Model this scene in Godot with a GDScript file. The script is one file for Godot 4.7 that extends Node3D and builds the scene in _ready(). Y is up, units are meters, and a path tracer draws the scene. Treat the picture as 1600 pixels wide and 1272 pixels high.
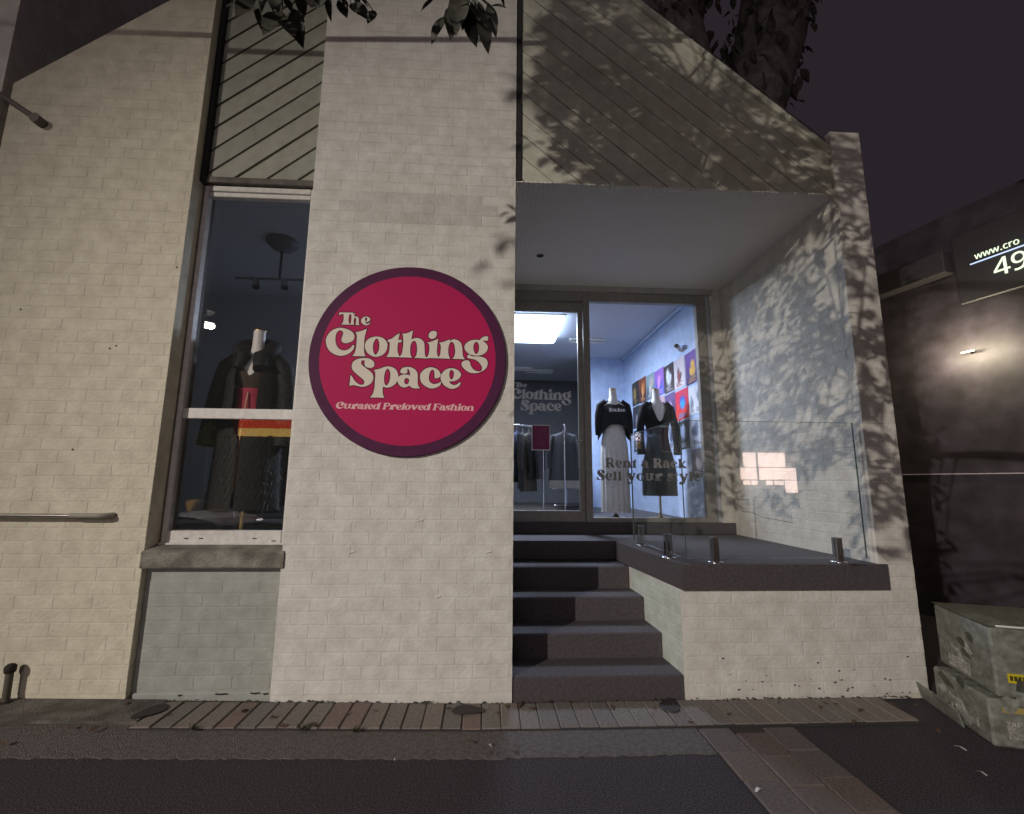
extends Node3D
# A clothing shop front at night: painted brick, a round sign, a recessed porch with steps, lit by a street light, the shop and an added fill.

const LAMP := Vector3(-8.95, 6.6, 10.9)
const EYE := Vector3(0, 1.42, 3.3)
const ORD := ["first", "second", "third", "fourth", "fifth", "sixth", "seventh", "eighth", "ninth", "tenth", "eleventh", "twelfth"]
var rng := RandomNumberGenerator.new()
var mats := {}
var tex := {}
var brick_spots := []
var eye_basis: Basis


# ---------------------------------------------------------------- mesh helper
class Shape extends RefCounted:
	var st := SurfaceTool.new()
	func _init() -> void:
		st.begin(Mesh.PRIMITIVE_TRIANGLES)
		st.set_smooth_group(-1)
	func smooth(on: bool) -> Shape:
		st.set_smooth_group(0 if on else -1)
		return self
	func tri(a: Vector3, b: Vector3, c: Vector3, out: Vector3) -> void:
		var n := (a - c).cross(a - b)
		st.add_vertex(a)
		if n.dot(out) < 0.0:
			st.add_vertex(c)
			st.add_vertex(b)
		else:
			st.add_vertex(b)
			st.add_vertex(c)
	func quad(a: Vector3, b: Vector3, c: Vector3, d: Vector3, out: Vector3) -> void:
		tri(a, b, c, out)
		tri(a, c, d, out)
	func uv_quad(a: Vector3, b: Vector3, c: Vector3, d: Vector3) -> void:   # a lower left, b lower right, c upper right, d upper left, seen from the front
		var p := [a, d, c, a, c, b]
		var u := [Vector2(0, 1), Vector2(0, 0), Vector2(1, 0), Vector2(0, 1), Vector2(1, 0), Vector2(1, 1)]
		for i in 6:
			st.set_uv(u[i])
			st.add_vertex(p[i])
	func box(c: Vector3, s: Vector3, bevel := 0.0, basis := Basis.IDENTITY) -> Shape:
		var h := s * 0.5
		var b: float = minf(bevel, minf(h.x, minf(h.y, h.z)) * 0.9)
		var at := func(v: Vector3) -> Vector3: return c + basis * v
		for ax in 3:
			var u: int = (ax + 1) % 3
			var w: int = (ax + 2) % 3
			for sg: float in [-1.0, 1.0]:
				var q := []
				for k: Vector2 in [Vector2(-1, -1), Vector2(1, -1), Vector2(1, 1), Vector2(-1, 1)]:
					var v := Vector3.ZERO
					v[ax] = sg * h[ax]
					v[u] = k.x * (h[u] - b)
					v[w] = k.y * (h[w] - b)
					q.append(at.call(v))
				var o := Vector3.ZERO
				o[ax] = sg
				quad(q[0], q[1], q[2], q[3], basis * o)
		if b > 0.0:
			for ax in 3:
				var u: int = (ax + 1) % 3
				var w: int = (ax + 2) % 3
				for su: float in [-1.0, 1.0]:
					for sw: float in [-1.0, 1.0]:
						var q := []
						for k in 4:
							var v := Vector3.ZERO
							v[ax] = (h[ax] - b) * (-1.0 if k == 0 or k == 3 else 1.0)
							v[u] = su * (h[u] if k < 2 else h[u] - b)
							v[w] = sw * (h[w] - b if k < 2 else h[w])
							q.append(at.call(v))
						var o := Vector3.ZERO
						o[u] = su
						o[w] = sw
						quad(q[0], q[1], q[2], q[3], basis * o)
			for sx: float in [-1.0, 1.0]:
				for sy: float in [-1.0, 1.0]:
					for sz: float in [-1.0, 1.0]:
						tri(at.call(Vector3(sx * h.x, sy * (h.y - b), sz * (h.z - b))), at.call(Vector3(sx * (h.x - b), sy * h.y, sz * (h.z - b))), at.call(Vector3(sx * (h.x - b), sy * (h.y - b), sz * h.z)), basis * Vector3(sx, sy, sz))
		return self
	func span(lo: Vector3, hi: Vector3, bevel := 0.0) -> Shape:
		return box((lo + hi) * 0.5, (hi - lo).abs(), bevel)
	func prism(poly: PackedVector2Array, z0: float, z1: float, t := Transform3D.IDENTITY) -> Shape:   # z1 is the front
		var ix := Geometry2D.triangulate_polygon(poly)
		for k in range(0, ix.size(), 3):
			for z: float in [z0, z1]:
				tri(t * Vector3(poly[ix[k]].x, poly[ix[k]].y, z), t * Vector3(poly[ix[k + 1]].x, poly[ix[k + 1]].y, z), t * Vector3(poly[ix[k + 2]].x, poly[ix[k + 2]].y, z), t.basis * Vector3(0, 0, 1 if z == z1 else -1))
		var ccw := not Geometry2D.is_polygon_clockwise(poly)
		for k in poly.size():
			var p := poly[k]
			var q := poly[(k + 1) % poly.size()]
			var e := q - p
			var o := Vector3(e.y, -e.x, 0) if ccw else Vector3(-e.y, e.x, 0)
			quad(t * Vector3(p.x, p.y, z0), t * Vector3(q.x, q.y, z0), t * Vector3(q.x, q.y, z1), t * Vector3(p.x, p.y, z1), t.basis * o)
		return self
	func tube(pts: Array, radii: Array, n := 8, caps := true) -> Shape:
		var rings := []
		var side := Vector3.ZERO
		for i in pts.size():
			var d: Vector3 = (pts[mini(i + 1, pts.size() - 1)] - pts[maxi(i - 1, 0)]).normalized()
			if side == Vector3.ZERO:
				side = d.cross(Vector3.UP if absf(d.y) < 0.9 else Vector3.RIGHT).normalized()
			side = (side - d * side.dot(d)).normalized()
			var up := d.cross(side)
			var ring := []
			var r: float = radii[mini(i, radii.size() - 1)]
			for k in n:
				var a := TAU * k / n
				ring.append(pts[i] + (side * cos(a) + up * sin(a)) * r)
			rings.append(ring)
		return loft(rings, caps)
	func loft(rings: Array, caps := true) -> Shape:
		st.set_smooth_group(0)
		var n: int = rings[0].size()
		var mids := []
		for r: Array in rings:
			var m := Vector3.ZERO
			for p: Vector3 in r:
				m += p
			mids.append(m / n)
		for i in rings.size() - 1:
			for k in n:
				var a: Vector3 = rings[i][k]
				var b: Vector3 = rings[i][(k + 1) % n]
				var c: Vector3 = rings[i + 1][(k + 1) % n]
				var d: Vector3 = rings[i + 1][k]
				quad(a, b, c, d, (a + b + c + d) * 0.25 - (mids[i] + mids[i + 1]) * 0.5)
		st.set_smooth_group(-1)
		if caps and rings.size() > 1:
			for e in 2:
				var i := 0 if e == 0 else rings.size() - 1
				var out: Vector3 = mids[i] - mids[1 if e == 0 else rings.size() - 2]
				for k in n:
					tri(mids[i], rings[i][k], rings[i][(k + 1) % n], out)
		return self
	func lathe(at: Vector3, prof: Array, n := 16, caps := true) -> Shape:   # prof: Vector2(radius, height)
		var rings := []
		for p: Vector2 in prof:
			var ring := []
			for k in n:
				ring.append(at + Vector3(cos(TAU * k / n) * p.x, p.y, sin(TAU * k / n) * p.x))
			rings.append(ring)
		return loft(rings, caps)
	func add(m: Mesh, t: Transform3D) -> void:
		st.append_from(m, 0, t)
	func done() -> ArrayMesh:
		st.generate_normals()
		return st.commit()


# ---------------------------------------------------------------- scene helpers
func part(parent: Node, called: String, mesh: Mesh, m: Material, label := "") -> MeshInstance3D:
	var o := MeshInstance3D.new()
	o.name = called
	o.mesh = mesh
	o.material_override = m
	if label:
		o.set_meta("label", label)
	parent.add_child(o, true)
	return o


func thing(called: String, label: String, category: String, at := Vector3.ZERO, group := "", turn := 0.0) -> Node3D:
	var o := Node3D.new()
	o.name = called
	o.position = at
	o.rotation.y = turn
	add_child(o, true)
	tag(o, label, category, group)
	return o


func tag(o: Node, label: String, category: String, group := "") -> void:
	o.set_meta("label", label)
	o.set_meta("category", category)
	if group:
		o.set_meta("group", group)


func one(called: String, label: String, category: String, mesh: Mesh, m: Material, group := "") -> MeshInstance3D:
	var o := part(self, called, mesh, m)
	tag(o, label, category, group)
	return o


func setting(called: String, label: String, mesh: Mesh, m: Material) -> MeshInstance3D:
	var o := part(self, called, mesh, m)
	o.set_meta("kind", "structure")
	o.set_meta("label", label)
	return o


func stuff(o: Node) -> Node:
	o.set_meta("kind", "stuff")
	return o


# ---------------------------------------------------------------- materials
func noise_tex(key: String, size: int, freq: float, octaves: int, lo: float, hi: float, kind := FastNoiseLite.TYPE_SIMPLEX_SMOOTH, seed_ := 1, warm := 0.0) -> NoiseTexture2D:
	if tex.has(key):
		return tex[key]
	var n := FastNoiseLite.new()
	n.seed = seed_
	n.noise_type = kind
	n.frequency = freq
	n.fractal_octaves = octaves
	n.fractal_gain = 0.55
	var t := NoiseTexture2D.new()
	t.width = size
	t.height = size
	t.seamless = true
	t.noise = n
	var g := Gradient.new()
	g.set_color(0, Color(lo, lo - warm * 0.5, lo - warm))
	g.set_color(1, Color(hi, hi, hi))
	t.color_ramp = g
	tex[key] = t
	return t


func lin(r: float, g: float, b: float, a := 1.0) -> Color:
	var c := Color(r, g, b, a).linear_to_srgb()
	c.a = a
	return c


func mat(key: String, c: Color, rough := 0.8, tint: Texture2D = null, scale := 1.0, bump: Texture2D = null, relief := 0.0, metal := 0.0, spec := 0.5) -> StandardMaterial3D:
	if mats.has(key):
		return mats[key]
	var m := StandardMaterial3D.new()
	m.resource_name = key
	m.albedo_color = c
	m.roughness = rough
	m.metallic = metal
	m.metallic_specular = spec
	if tint or bump:
		m.uv1_triplanar = true
		m.uv1_world_triplanar = true
		m.uv1_scale = Vector3.ONE * scale
	if tint:
		m.albedo_texture = tint
	if bump:
		m.heightmap_enabled = true
		m.heightmap_texture = bump
		m.heightmap_scale = relief
	mats[key] = m
	return m


func glow(key: String, c: Color, energy: float) -> StandardMaterial3D:
	var m := mat(key, Color(0.05, 0.05, 0.05), 0.5)
	m.emission_enabled = true
	m.emission = c
	m.emission_energy_multiplier = energy
	return m


func pane_mat(key: String, tone: Color, a: float) -> StandardMaterial3D:
	var m := mat(key, Color(tone.r, tone.g, tone.b, a), 0.0)
	m.transparency = BaseMaterial3D.TRANSPARENCY_ALPHA
	return m


func picture(key: String, im: Image, rough := 0.6, cut := false) -> StandardMaterial3D:
	var m := StandardMaterial3D.new()
	m.resource_name = key
	m.albedo_texture = ImageTexture.create_from_image(im)
	m.roughness = rough
	m.texture_repeat = false
	if cut:
		m.transparency = BaseMaterial3D.TRANSPARENCY_ALPHA_SCISSOR
		m.alpha_scissor_threshold = 0.5
	mats[key] = m
	return m


# ---------------------------------------------------------------- the scene
func _ready() -> void:
	rng.seed = 7
	# camera, sky, street light, exposure
	var cam := Camera3D.new()
	cam.name = "camera"
	cam.fov = 82.5
	cam.near = 0.02
	cam.far = 500.0
	eye_basis = Basis(Vector3.UP, deg_to_rad(-3.0)) * Basis(Vector3.RIGHT, deg_to_rad(9.28)) * Basis(Vector3(0, 0, 1), 0.008)
	cam.transform = Transform3D(eye_basis, EYE)
	add_child(cam)
	cam.current = true
	var around := WorldEnvironment.new()
	around.name = "world_environment"
	var env := Environment.new()
	var sky := Sky.new()
	var sm := ProceduralSkyMaterial.new()
	sm.sky_top_color = lin(0.0215, 0.0168, 0.0216)
	sm.sky_horizon_color = lin(0.0240, 0.0190, 0.0240)
	sm.ground_bottom_color = lin(0.010, 0.009, 0.010)
	sm.ground_horizon_color = lin(0.014, 0.012, 0.014)
	sm.sun_angle_max = 0.0
	sky.sky_material = sm
	env.sky = sky
	env.background_mode = Environment.BG_SKY
	env.tonemap_mode = Environment.TONE_MAPPER_LINEAR
	env.tonemap_exposure = 1.0
	env.sdfgi_enabled = true
	env.ssao_enabled = true
	env.ssil_enabled = true
	around.environment = env
	add_child(around)
	var lamp := SpotLight3D.new()
	lamp.name = "street_light_beam"
	lamp.light_color = Color(1.0, 0.955, 0.91)
	lamp.light_energy = 134.0
	lamp.light_size = 0.034
	lamp.spot_range = 80.0
	lamp.spot_attenuation = 2.0
	lamp.spot_angle = 30.0
	lamp.spot_angle_attenuation = 1.0
	lamp.shadow_enabled = true
	add_child(lamp)
	lamp.look_at_from_position(LAMP, Vector3(4.0, -2.0, 0.0))

	var spill := OmniLight3D.new()   # what the lantern throws over the rest of the street
	spill.name = "street_light_spill"
	spill.light_color = Color(1.0, 0.955, 0.91)
	spill.light_energy = 3.5
	spill.light_size = 0.034
	spill.omni_range = 60.0
	spill.omni_attenuation = 2.0
	spill.shadow_enabled = true
	spill.position = LAMP
	add_child(spill)

	# ---- materials
	var mottle := noise_tex("mottle", 512, 0.02, 6, 0.88, 1.0, FastNoiseLite.TYPE_SIMPLEX_SMOOTH, 3, 0.02)
	var grime := noise_tex("grime", 512, 0.010, 6, 0.55, 1.0, FastNoiseLite.TYPE_SIMPLEX_SMOOTH, 5, 0.03)
	var lumps := noise_tex("lumps", 512, 0.10, 4, 0.0, 1.0, FastNoiseLite.TYPE_SIMPLEX_SMOOTH, 9)
	var grain := noise_tex("grain", 512, 0.16, 3, 0.0, 1.0, FastNoiseLite.TYPE_SIMPLEX_SMOOTH, 11)
	var aggregate := noise_tex("aggregate", 512, 0.07, 5, 0.25, 1.0, FastNoiseLite.TYPE_SIMPLEX, 21)
	var worn := noise_tex("worn", 512, 0.035, 6, 0.76, 1.0, FastNoiseLite.TYPE_SIMPLEX, 31, 0.01)
	var speck := noise_tex("speck", 512, 0.22, 3, 0.45, 1.0, FastNoiseLite.TYPE_SIMPLEX, 12)
	var cream := mat("cream_paint", lin(0.79, 0.785, 0.735), 0.72, mottle, 0.55, lumps, 0.22)
	var cream_patch := mat("cream_paint_newer", lin(0.68, 0.68, 0.63), 0.72, mottle, 0.55, lumps, 0.22)
	var cream_left := mat("cream_paint_warm_cast", lin(0.78, 0.745, 0.60), 0.72, mottle, 0.55, lumps, 0.30)  # same cream, with the warm cast over the left wall put into its colour
	var sage := mat("sage_paint", lin(0.43, 0.46, 0.43), 0.72, mottle, 0.6, lumps, 0.2)
	var porch_paint := mat("porch_paint", lin(0.72, 0.70, 0.62), 0.75, mottle, 0.5, lumps, 0.3)
	var board_a := mat("board_paint", lin(0.42, 0.435, 0.365), 0.7, mottle, 0.7, grain, 0.08)
	var board_b := mat("board_paint_darker", lin(0.375, 0.395, 0.335), 0.7, mottle, 0.5, grain, 0.08)
	var gable_a := mat("gable_paint", lin(0.63, 0.65, 0.54), 0.7, mottle, 0.7, grain, 0.08)
	var gable_b := mat("gable_paint_darker", lin(0.58, 0.60, 0.50), 0.7, mottle, 0.5, grain, 0.08)
	var side_paint := mat("pale_green_paint", lin(0.66, 0.73, 0.66), 0.75, mottle, 0.6, lumps, 0.2)
	var gap_dark := mat("board_backing", lin(0.03, 0.028, 0.03), 0.9)
	var soffit_paint := mat("soffit_paint", lin(0.86, 0.81, 0.74), 0.8, mottle, 0.4)
	var white_metal := mat("white_aluminium", lin(0.78, 0.77, 0.74), 0.45, mottle, 1.5)
	var grey_metal := mat("grey_aluminium", lin(0.30, 0.285, 0.255), 0.5, mottle, 1.2, grain, 0.03)
	var trim_brown := mat("trim_paint", lin(0.20, 0.185, 0.165), 0.7, grime, 1.0)
	var charcoal := mat("charcoal_paint", lin(0.100, 0.087, 0.096), 0.85, worn, 1.6, aggregate, 0.15)
	var asphalt := mat("asphalt", lin(0.112, 0.092, 0.116), 0.95, aggregate, 2.1, aggregate, 0.22)
	var concrete := mat("concrete", lin(0.20, 0.185, 0.175), 0.9, grime, 0.8, grain, 0.5)
	var chrome := mat("stainless_steel", lin(0.62, 0.62, 0.63), 0.18, null, 1.0, null, 0.0, 1.0)
	var dark_metal := mat("dark_metal", lin(0.05, 0.05, 0.052), 0.5, null, 1.0, null, 0.0, 0.6)
	var glass := pane_mat("window_glass", Color(0.9, 0.95, 0.95), 0.006)
	var black_cloth := mat("black_cloth", lin(0.012, 0.012, 0.016), 0.9, speck, 4.0)
	var white_form := mat("mannequin_shell", lin(0.72, 0.70, 0.66), 0.5)
	var brass := mat("brass", lin(0.60, 0.42, 0.16), 0.3, null, 1.0, null, 0.0, 1.0)

	build_ground(asphalt, concrete, grime, grain, speck)

	# ---- the shop building
	var shop := thing("shop_building", "cream painted brick shop with tall window bay, gabled porch and lit interior", "building")
	var v := func(a: Array) -> PackedVector2Array:
		var p := PackedVector2Array()
		for i in range(0, a.size(), 2):
			p.append(Vector2(a[i], a[i + 1]))
		return p

	var left_wall := part(shop, "left_wall", Shape.new().prism(v.call([-3.66, -0.1, -2.25, -0.1, -2.25, 5.512, -3.66, 4.403]), -0.24, -0.002).done(), cream_left)
	lay_bricks(left_wall, Vector3(-3.66, 0.09, 0), Vector3.RIGHT, Vector3.BACK, 1.41, 5.4, cream_left, func(a, _b, _y0, y1): return y1 + 0.09 < 4.403 + a * 0.7865, 0.07)
	var pier := part(shop, "brick_pier", Shape.new().span(Vector3(-1.36, -0.1, -0.26), Vector3(0.188, 6.6, -0.002)).span(Vector3(-0.05, -0.1, -1.95), Vector3(0.186, 6.6, -0.262)).done(), cream)
	lay_bricks(pier, Vector3(-1.36, 0.065, 0), Vector3.RIGHT, Vector3.BACK, 1.548, 6.4, cream, func(_a, _b, _y0, _y1): return true, 0.03, cream_patch, Rect2(0.30, 3.28, 1.03, 0.24))
	var apron := part(shop, "window_apron", Shape.new().span(Vector3(-2.25, -0.1, -0.24), Vector3(-1.36, 0.845, -0.054)).done(), sage)
	lay_bricks(apron, Vector3(-2.25, 0.085, -0.052), Vector3.RIGHT, Vector3.BACK, 0.89, 0.76, sage, func(_a, _b, _y0, _y1): return true, 0.1)
	part(apron, "plinth", Shape.new().span(Vector3(-2.24, -0.05, -0.05), Vector3(-1.362, 0.075, -0.036), 0.01).done(), sage)
	var sill_poly: PackedVector2Array = v.call([-0.14, 0.845, 0.010, 0.848, 0.014, 0.858, 0.012, 0.950, -0.006, 0.965, -0.14, 0.992])
	part(shop, "window_sill", Shape.new().prism(sill_poly, -2.258, -1.343, Transform3D(Basis(Vector3(0, 0, 1), Vector3.UP, Vector3.RIGHT), Vector3.ZERO)).done(), mat("sill_paint", lin(0.34, 0.335, 0.295), 0.8, grime, 0.9, lumps, 0.5))
	# the tall window
	var win := part(shop, "window", Shape.new().span(Vector3(-2.240, 0.985, -0.19), Vector3(-2.205, 3.70, -0.13), 0.004).span(Vector3(-1.425, 0.985, -0.19), Vector3(-1.392, 3.70, -0.13), 0.004).span(Vector3(-2.204, 3.655, -0.19), Vector3(-1.426, 3.70, -0.128), 0.004).span(Vector3(-2.204, 3.612, -0.185), Vector3(-1.426, 3.65, -0.135), 0.004).span(Vector3(-2.204, 0.985, -0.19), Vector3(-1.426, 1.075, -0.125), 0.006).done(), white_metal)
	part(win, "bottom_track", Shape.new().span(Vector3(-2.238, 0.978, -0.124), Vector3(-1.40, 0.996, -0.105), 0.003).done(), white_metal)
	part(win, "crossbar", Shape.new().span(Vector3(-2.204, 1.862, -0.18), Vector3(-1.426, 1.938, -0.142), 0.004).done(), white_metal)
	var p1 := part(win, "pane", Shape.new().span(Vector3(-0.3885, 0, -0.003), Vector3(0.3885, 1.673, 0.003)).done(), glass)
	p1.transform = Transform3D(Basis(Vector3.RIGHT, deg_to_rad(-0.8)), Vector3(-1.815, 1.939, -0.165))
	part(win, "pane", Shape.new().span(Vector3(-2.2035, 1.076, -0.165), Vector3(-1.4265, 1.861, -0.159)).done(), glass)
	for x: float in [-2.08, -1.98, -1.62, -1.49]:
		part(win, "drain_slot", Shape.new().span(Vector3(x, 1.02 + 0.016 * (int(x * 100) % 2), -0.126), Vector3(x + 0.028, 1.027 + 0.016 * (int(x * 100) % 2), -0.1235)).done(), gap_dark)
	part(shop, "window_reveal", Shape.new().span(Vector3(-2.30, 0.96, -0.30), Vector3(-2.2505, 6.4, -0.20)).done(), trim_brown)
	part(shop, "reveal_strip", Shape.new().span(Vector3(-2.2495, 3.70, -0.145), Vector3(-2.215, 6.4, -0.075)).done(), gap_dark)
	part(shop, "window_head", Shape.new().span(Vector3(-2.2485, 3.705, -0.20), Vector3(-1.361, 3.757, -0.095), 0.004).done(), trim_brown)
	# diagonal boards over the window
	var panel := part(shop, "board_panel", Shape.new().span(Vector3(-2.248, 3.76, -0.20), Vector3(-1.361, 6.4, -0.135)).done(), gap_dark)
	slanted_boards(panel, v.call([-2.212, 3.760, -1.362, 3.760, -1.362, 6.4, -2.212, 6.4]), -0.112, 0.825, 0.1985, 4.61, 9.0, [board_a, board_a, board_b])
	# the gable of boards over the porch
	var gable := part(shop, "gable", Shape.new().prism(v.call([0.189, 3.765, 2.799, 3.765, 2.799, 4.13, 0.189, 6.36]), -0.12, -0.045).done(), gap_dark)
	slanted_boards(gable, v.call([0.236, 3.765, 2.798, 3.765, 2.798, 4.135, 0.236, 6.31]), -0.028, -0.849, 0.196, 3.60, 6.6, [gable_a, gable_b, gable_a, gable_a])
	part(gable, "dark_corner_strip", Shape.new().span(Vector3(0.190, 3.77, -0.045), Vector3(0.233, 6.5, -0.012), 0.003).done(), gap_dark)  # dark strip between the pier and the gable boards
	var slope := Vector3(1, -0.849, 0).normalized()
	var roof := part(shop, "roof", Shape.new().box(Vector3(1.5, 5.33, -3.3) + Vector3(0.54, 0.64, 0) * 0.02, Vector3(3.44, 0.07, 6.5), 0.0, Basis(slope, Vector3(0.849, 1, 0).normalized(), Vector3(0, 0, 1))).done(), mat("roof_sheet", lin(0.06, 0.058, 0.06), 0.7))
	part(roof, "barge_board", Shape.new().box(Vector3(1.5, 5.263, -0.022), Vector3(3.42, 0.055, 0.05), 0.004, Basis(slope, Vector3(0.849, 1, 0).normalized(), Vector3(0, 0, 1))).done(), gable_a)
	# porch ceiling
	var soffit := part(shop, "porch_ceiling", Shape.new().span(Vector3(0.188, 3.756, -1.94), Vector3(2.80, 3.764, -0.012)).done(), dotted_panel(soffit_paint))
	part(soffit, "vent", Shape.new().lathe(Vector3(0.516, 3.752, -1.19), [Vector2(0.002, 0), Vector2(0.036, 0), Vector2(0.040, 0.006), Vector2(0.040, 0.0098)], 20).done(), gap_dark)
	# right wall of the porch, ending in a pillar
	var rwall := part(shop, "porch_wall", Shape.new().span(Vector3(2.802, -0.1, -7.2), Vector3(3.057, 4.33, -0.002)).done(), porch_paint)
	lay_bricks(rwall, Vector3(2.80, 0.02, -1.95), Vector3(0, 0, 1), Vector3.LEFT, 1.947, 4.3, porch_paint, func(_a, _b, y0, y1): return y0 > 0.75 and y1 < 3.82, 0.05)
	lay_bricks(rwall, Vector3(2.803, 0.02, 0), Vector3.RIGHT, Vector3.BACK, 0.256, 4.3, cream, func(_a, _b, _y0, _y1): return true, 0.0)
	# planter front under the porch floor
	var front := part(shop, "porch_base", Shape.new().prism(v.call([1.352, 0.002, 2.801, 0.002, 2.801, 1.0, 1.29, 1.0]), -0.1, 0.695, Transform3D(Basis(Vector3.RIGHT, Vector3(0, 0, -1), Vector3.UP), Vector3.ZERO)).done(), cream)
	lay_bricks(front, Vector3(1.352, 0.015, 0), Vector3.RIGHT, Vector3.BACK, 1.451, 0.70, cream, func(_a, _b, _y0, y1): return y1 < 0.69, 0.0)
	var su := Vector3(-0.0622, 0, -1).normalized()
	lay_bricks(front, Vector3(1.350, 0.015, -0.004) + Vector3(-0.0585, 0, -0.94), -su, Vector3(-1, 0, 0.062).normalized(), 0.93, 0.70, side_paint, func(_a, _b, _y0, y1): return y1 < 0.69, 0.0)
	# porch floor, steps
	var deck := part(shop, "porch_floor", Shape.new().prism(v.call([1.365, -0.016, 2.853, -0.016, 2.853, 0.02, 2.80, 0.021, 2.80, 1.95, 0.188, 1.95, 0.188, 1.31, 1.262, 1.31, 1.262, 1.05]), 0.697, 0.87, Transform3D(Basis(Vector3.RIGHT, Vector3(0, 0, -1), Vector3.UP), Vector3.ZERO)).done(), charcoal)
	deck.name = "porch_floor"
	var steps := part(shop, "porch_steps", Shape.new().span(Vector3(0.189, -0.1, -1.4), Vector3(1.30, 0.10, -0.5)).done(), charcoal)
	var tops := [0.150, 0.322, 0.503, 0.686]
	for i in 4:
		var z0 := -0.012 - 0.3225 * i
		var x1: float = [1.356, 1.335, 1.313, 1.292][i]
		part(steps, "step", Shape.new().span(Vector3(0.189, -0.05 if i == 0 else tops[i - 1] - 0.03, -1.33), Vector3(x1, tops[i], z0), 0.011).done(), charcoal)
	# shop door, sidelight and their framing in the back wall of the porch
	var zb := -1.95
	part(shop, "door_sill", Shape.new().span(Vector3(0.19, 0.871, zb - 0.05), Vector3(2.80, 0.995, zb + 0.05), 0.006).done(), charcoal)
	part(shop, "lintel", Shape.new().span(Vector3(0.189, 3.69, zb - 0.12), Vector3(2.70, 3.761, zb + 0.05), 0.005).done(), mat("lintel_paint", lin(0.46, 0.45, 0.41), 0.75, mottle, 0.8))
	part(shop, "brick_jamb", Shape.new().span(Vector3(2.665, 0.872, zb - 0.12), Vector3(2.799, 3.761, zb + 0.03), 0.006).done(), porch_paint)
	var door := part(shop, "door", Shape.new().span(Vector3(0.19, 3.44, zb - 0.03), Vector3(1.108, 3.565, zb + 0.012), 0.004).span(Vector3(1.045, 1.12, zb - 0.03), Vector3(1.108, 3.4395, zb + 0.012), 0.004).span(Vector3(0.19, 0.998, zb - 0.03), Vector3(1.108, 1.1195, zb + 0.012), 0.004).span(Vector3(0.19, 1.12, zb - 0.03), Vector3(0.25, 3.4395, zb + 0.012), 0.004).done(), grey_metal)
	part(door, "pane", Shape.new().span(Vector3(0.251, 1.121, zb - 0.012), Vector3(1.044, 3.439, zb - 0.006)).done(), glass)
	part(door, "handle", Shape.new().tube([Vector3(1.072, 1.90, zb + 0.014), Vector3(1.072, 1.90, zb + 0.055), Vector3(1.02, 1.90, zb + 0.06)], [0.011], 8).done(), chrome)
	var side := part(shop, "shop_window", Shape.new().span(Vector3(1.112, 0.996, zb - 0.05), Vector3(1.188, 3.688, zb + 0.03), 0.004).span(Vector3(1.189, 3.575, zb - 0.05), Vector3(2.61, 3.688, zb + 0.028), 0.004).span(Vector3(2.492, 0.996, zb - 0.05), Vector3(2.61, 3.574, zb + 0.028), 0.004).span(Vector3(1.189, 0.996, zb - 0.05), Vector3(2.491, 1.045, zb + 0.028), 0.004).span(Vector3(0.19, 3.568, zb - 0.05), Vector3(1.111, 3.688, zb + 0.03), 0.004).done(), grey_metal)
	part(side, "pane", Shape.new().span(Vector3(1.1895, 1.0455, zb - 0.012), Vector3(2.4915, 3.5745, zb - 0.006)).done(), glass)
	part(side, "fixing_strip", Shape.new().span(Vector3(2.611, 0.996, zb - 0.05), Vector3(2.664, 3.688, zb + 0.01), 0.004).done(), mat("blue_grey_paint", lin(0.42, 0.44, 0.46), 0.7))
	vinyl_words(door, side, zb)
	# inside
	var inner := mat("inner_wall_blue_cast", lin(0.53, 0.66, 0.92), 0.85, mottle, 0.4)  # blue of the shop lighting is partly put into this wall colour
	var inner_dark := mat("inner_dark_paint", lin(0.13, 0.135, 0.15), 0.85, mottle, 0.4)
	var lino := mat("shop_floor", lin(0.10, 0.085, 0.075), 0.6, grime, 0.9)
	part(shop, "shop_floor", Shape.new().span(Vector3(-3.66, 0.88, -7.2), Vector3(2.803, 0.992, -2.0)).span(Vector3(-3.66, 0.88, -1.999), Vector3(-0.052, 0.992, -0.25)).done(), lino)
	part(shop, "shop_ceiling", Shape.new().span(Vector3(-3.66, 3.77, -7.2), Vector3(2.803, 3.92, -2.08)).span(Vector3(-3.66, 3.77, -2.079), Vector3(-0.052, 3.92, -0.205)).done(), mat("shop_ceiling_paint", lin(0.60, 0.63, 0.69), 0.9))
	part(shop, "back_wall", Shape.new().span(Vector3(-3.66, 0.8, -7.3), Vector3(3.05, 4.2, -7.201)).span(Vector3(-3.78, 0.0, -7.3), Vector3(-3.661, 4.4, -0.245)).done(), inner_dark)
	part(shop, "shop_side_wall", Shape.new().span(Vector3(2.56, 0.993, -7.2), Vector3(2.803, 3.769, -2.08)).done(), inner)
	part(shop, "partition", Shape.new().span(Vector3(1.72, 0.993, -5.3), Vector3(2.559, 3.769, -5.15)).done(), inner)
	part(shop, "cornice", Shape.new().span(Vector3(2.515, 3.715, -5.149), Vector3(2.5595, 3.7685, -2.09), 0.012).done(), inner)
	part(shop, "bay_partition", Shape.new().span(Vector3(-3.659, 0.993, -2.6), Vector3(-1.95, 3.769, -2.5)).done(), mat("bay_wall_paint", lin(0.52, 0.54, 0.62), 0.85))
	# marks of age: screw holes, flaked paint, a crack
	for h: Array in [[-2.05, 2.95], [-2.62, 2.35], [-2.66, 2.33], [-2.8, 1.62], [-3.3, 2.6]]:
		part(left_wall, "screw_hole", Shape.new().lathe(Vector3.ZERO, [Vector2(0.001, 0), Vector2(0.006, 0), Vector2(0.006, 0.0016)], 8).done(), gap_dark).transform = Transform3D(Basis(Vector3.RIGHT, PI / 2), Vector3(minf(h[0], -2.28), h[1], 0.0015))
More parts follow.
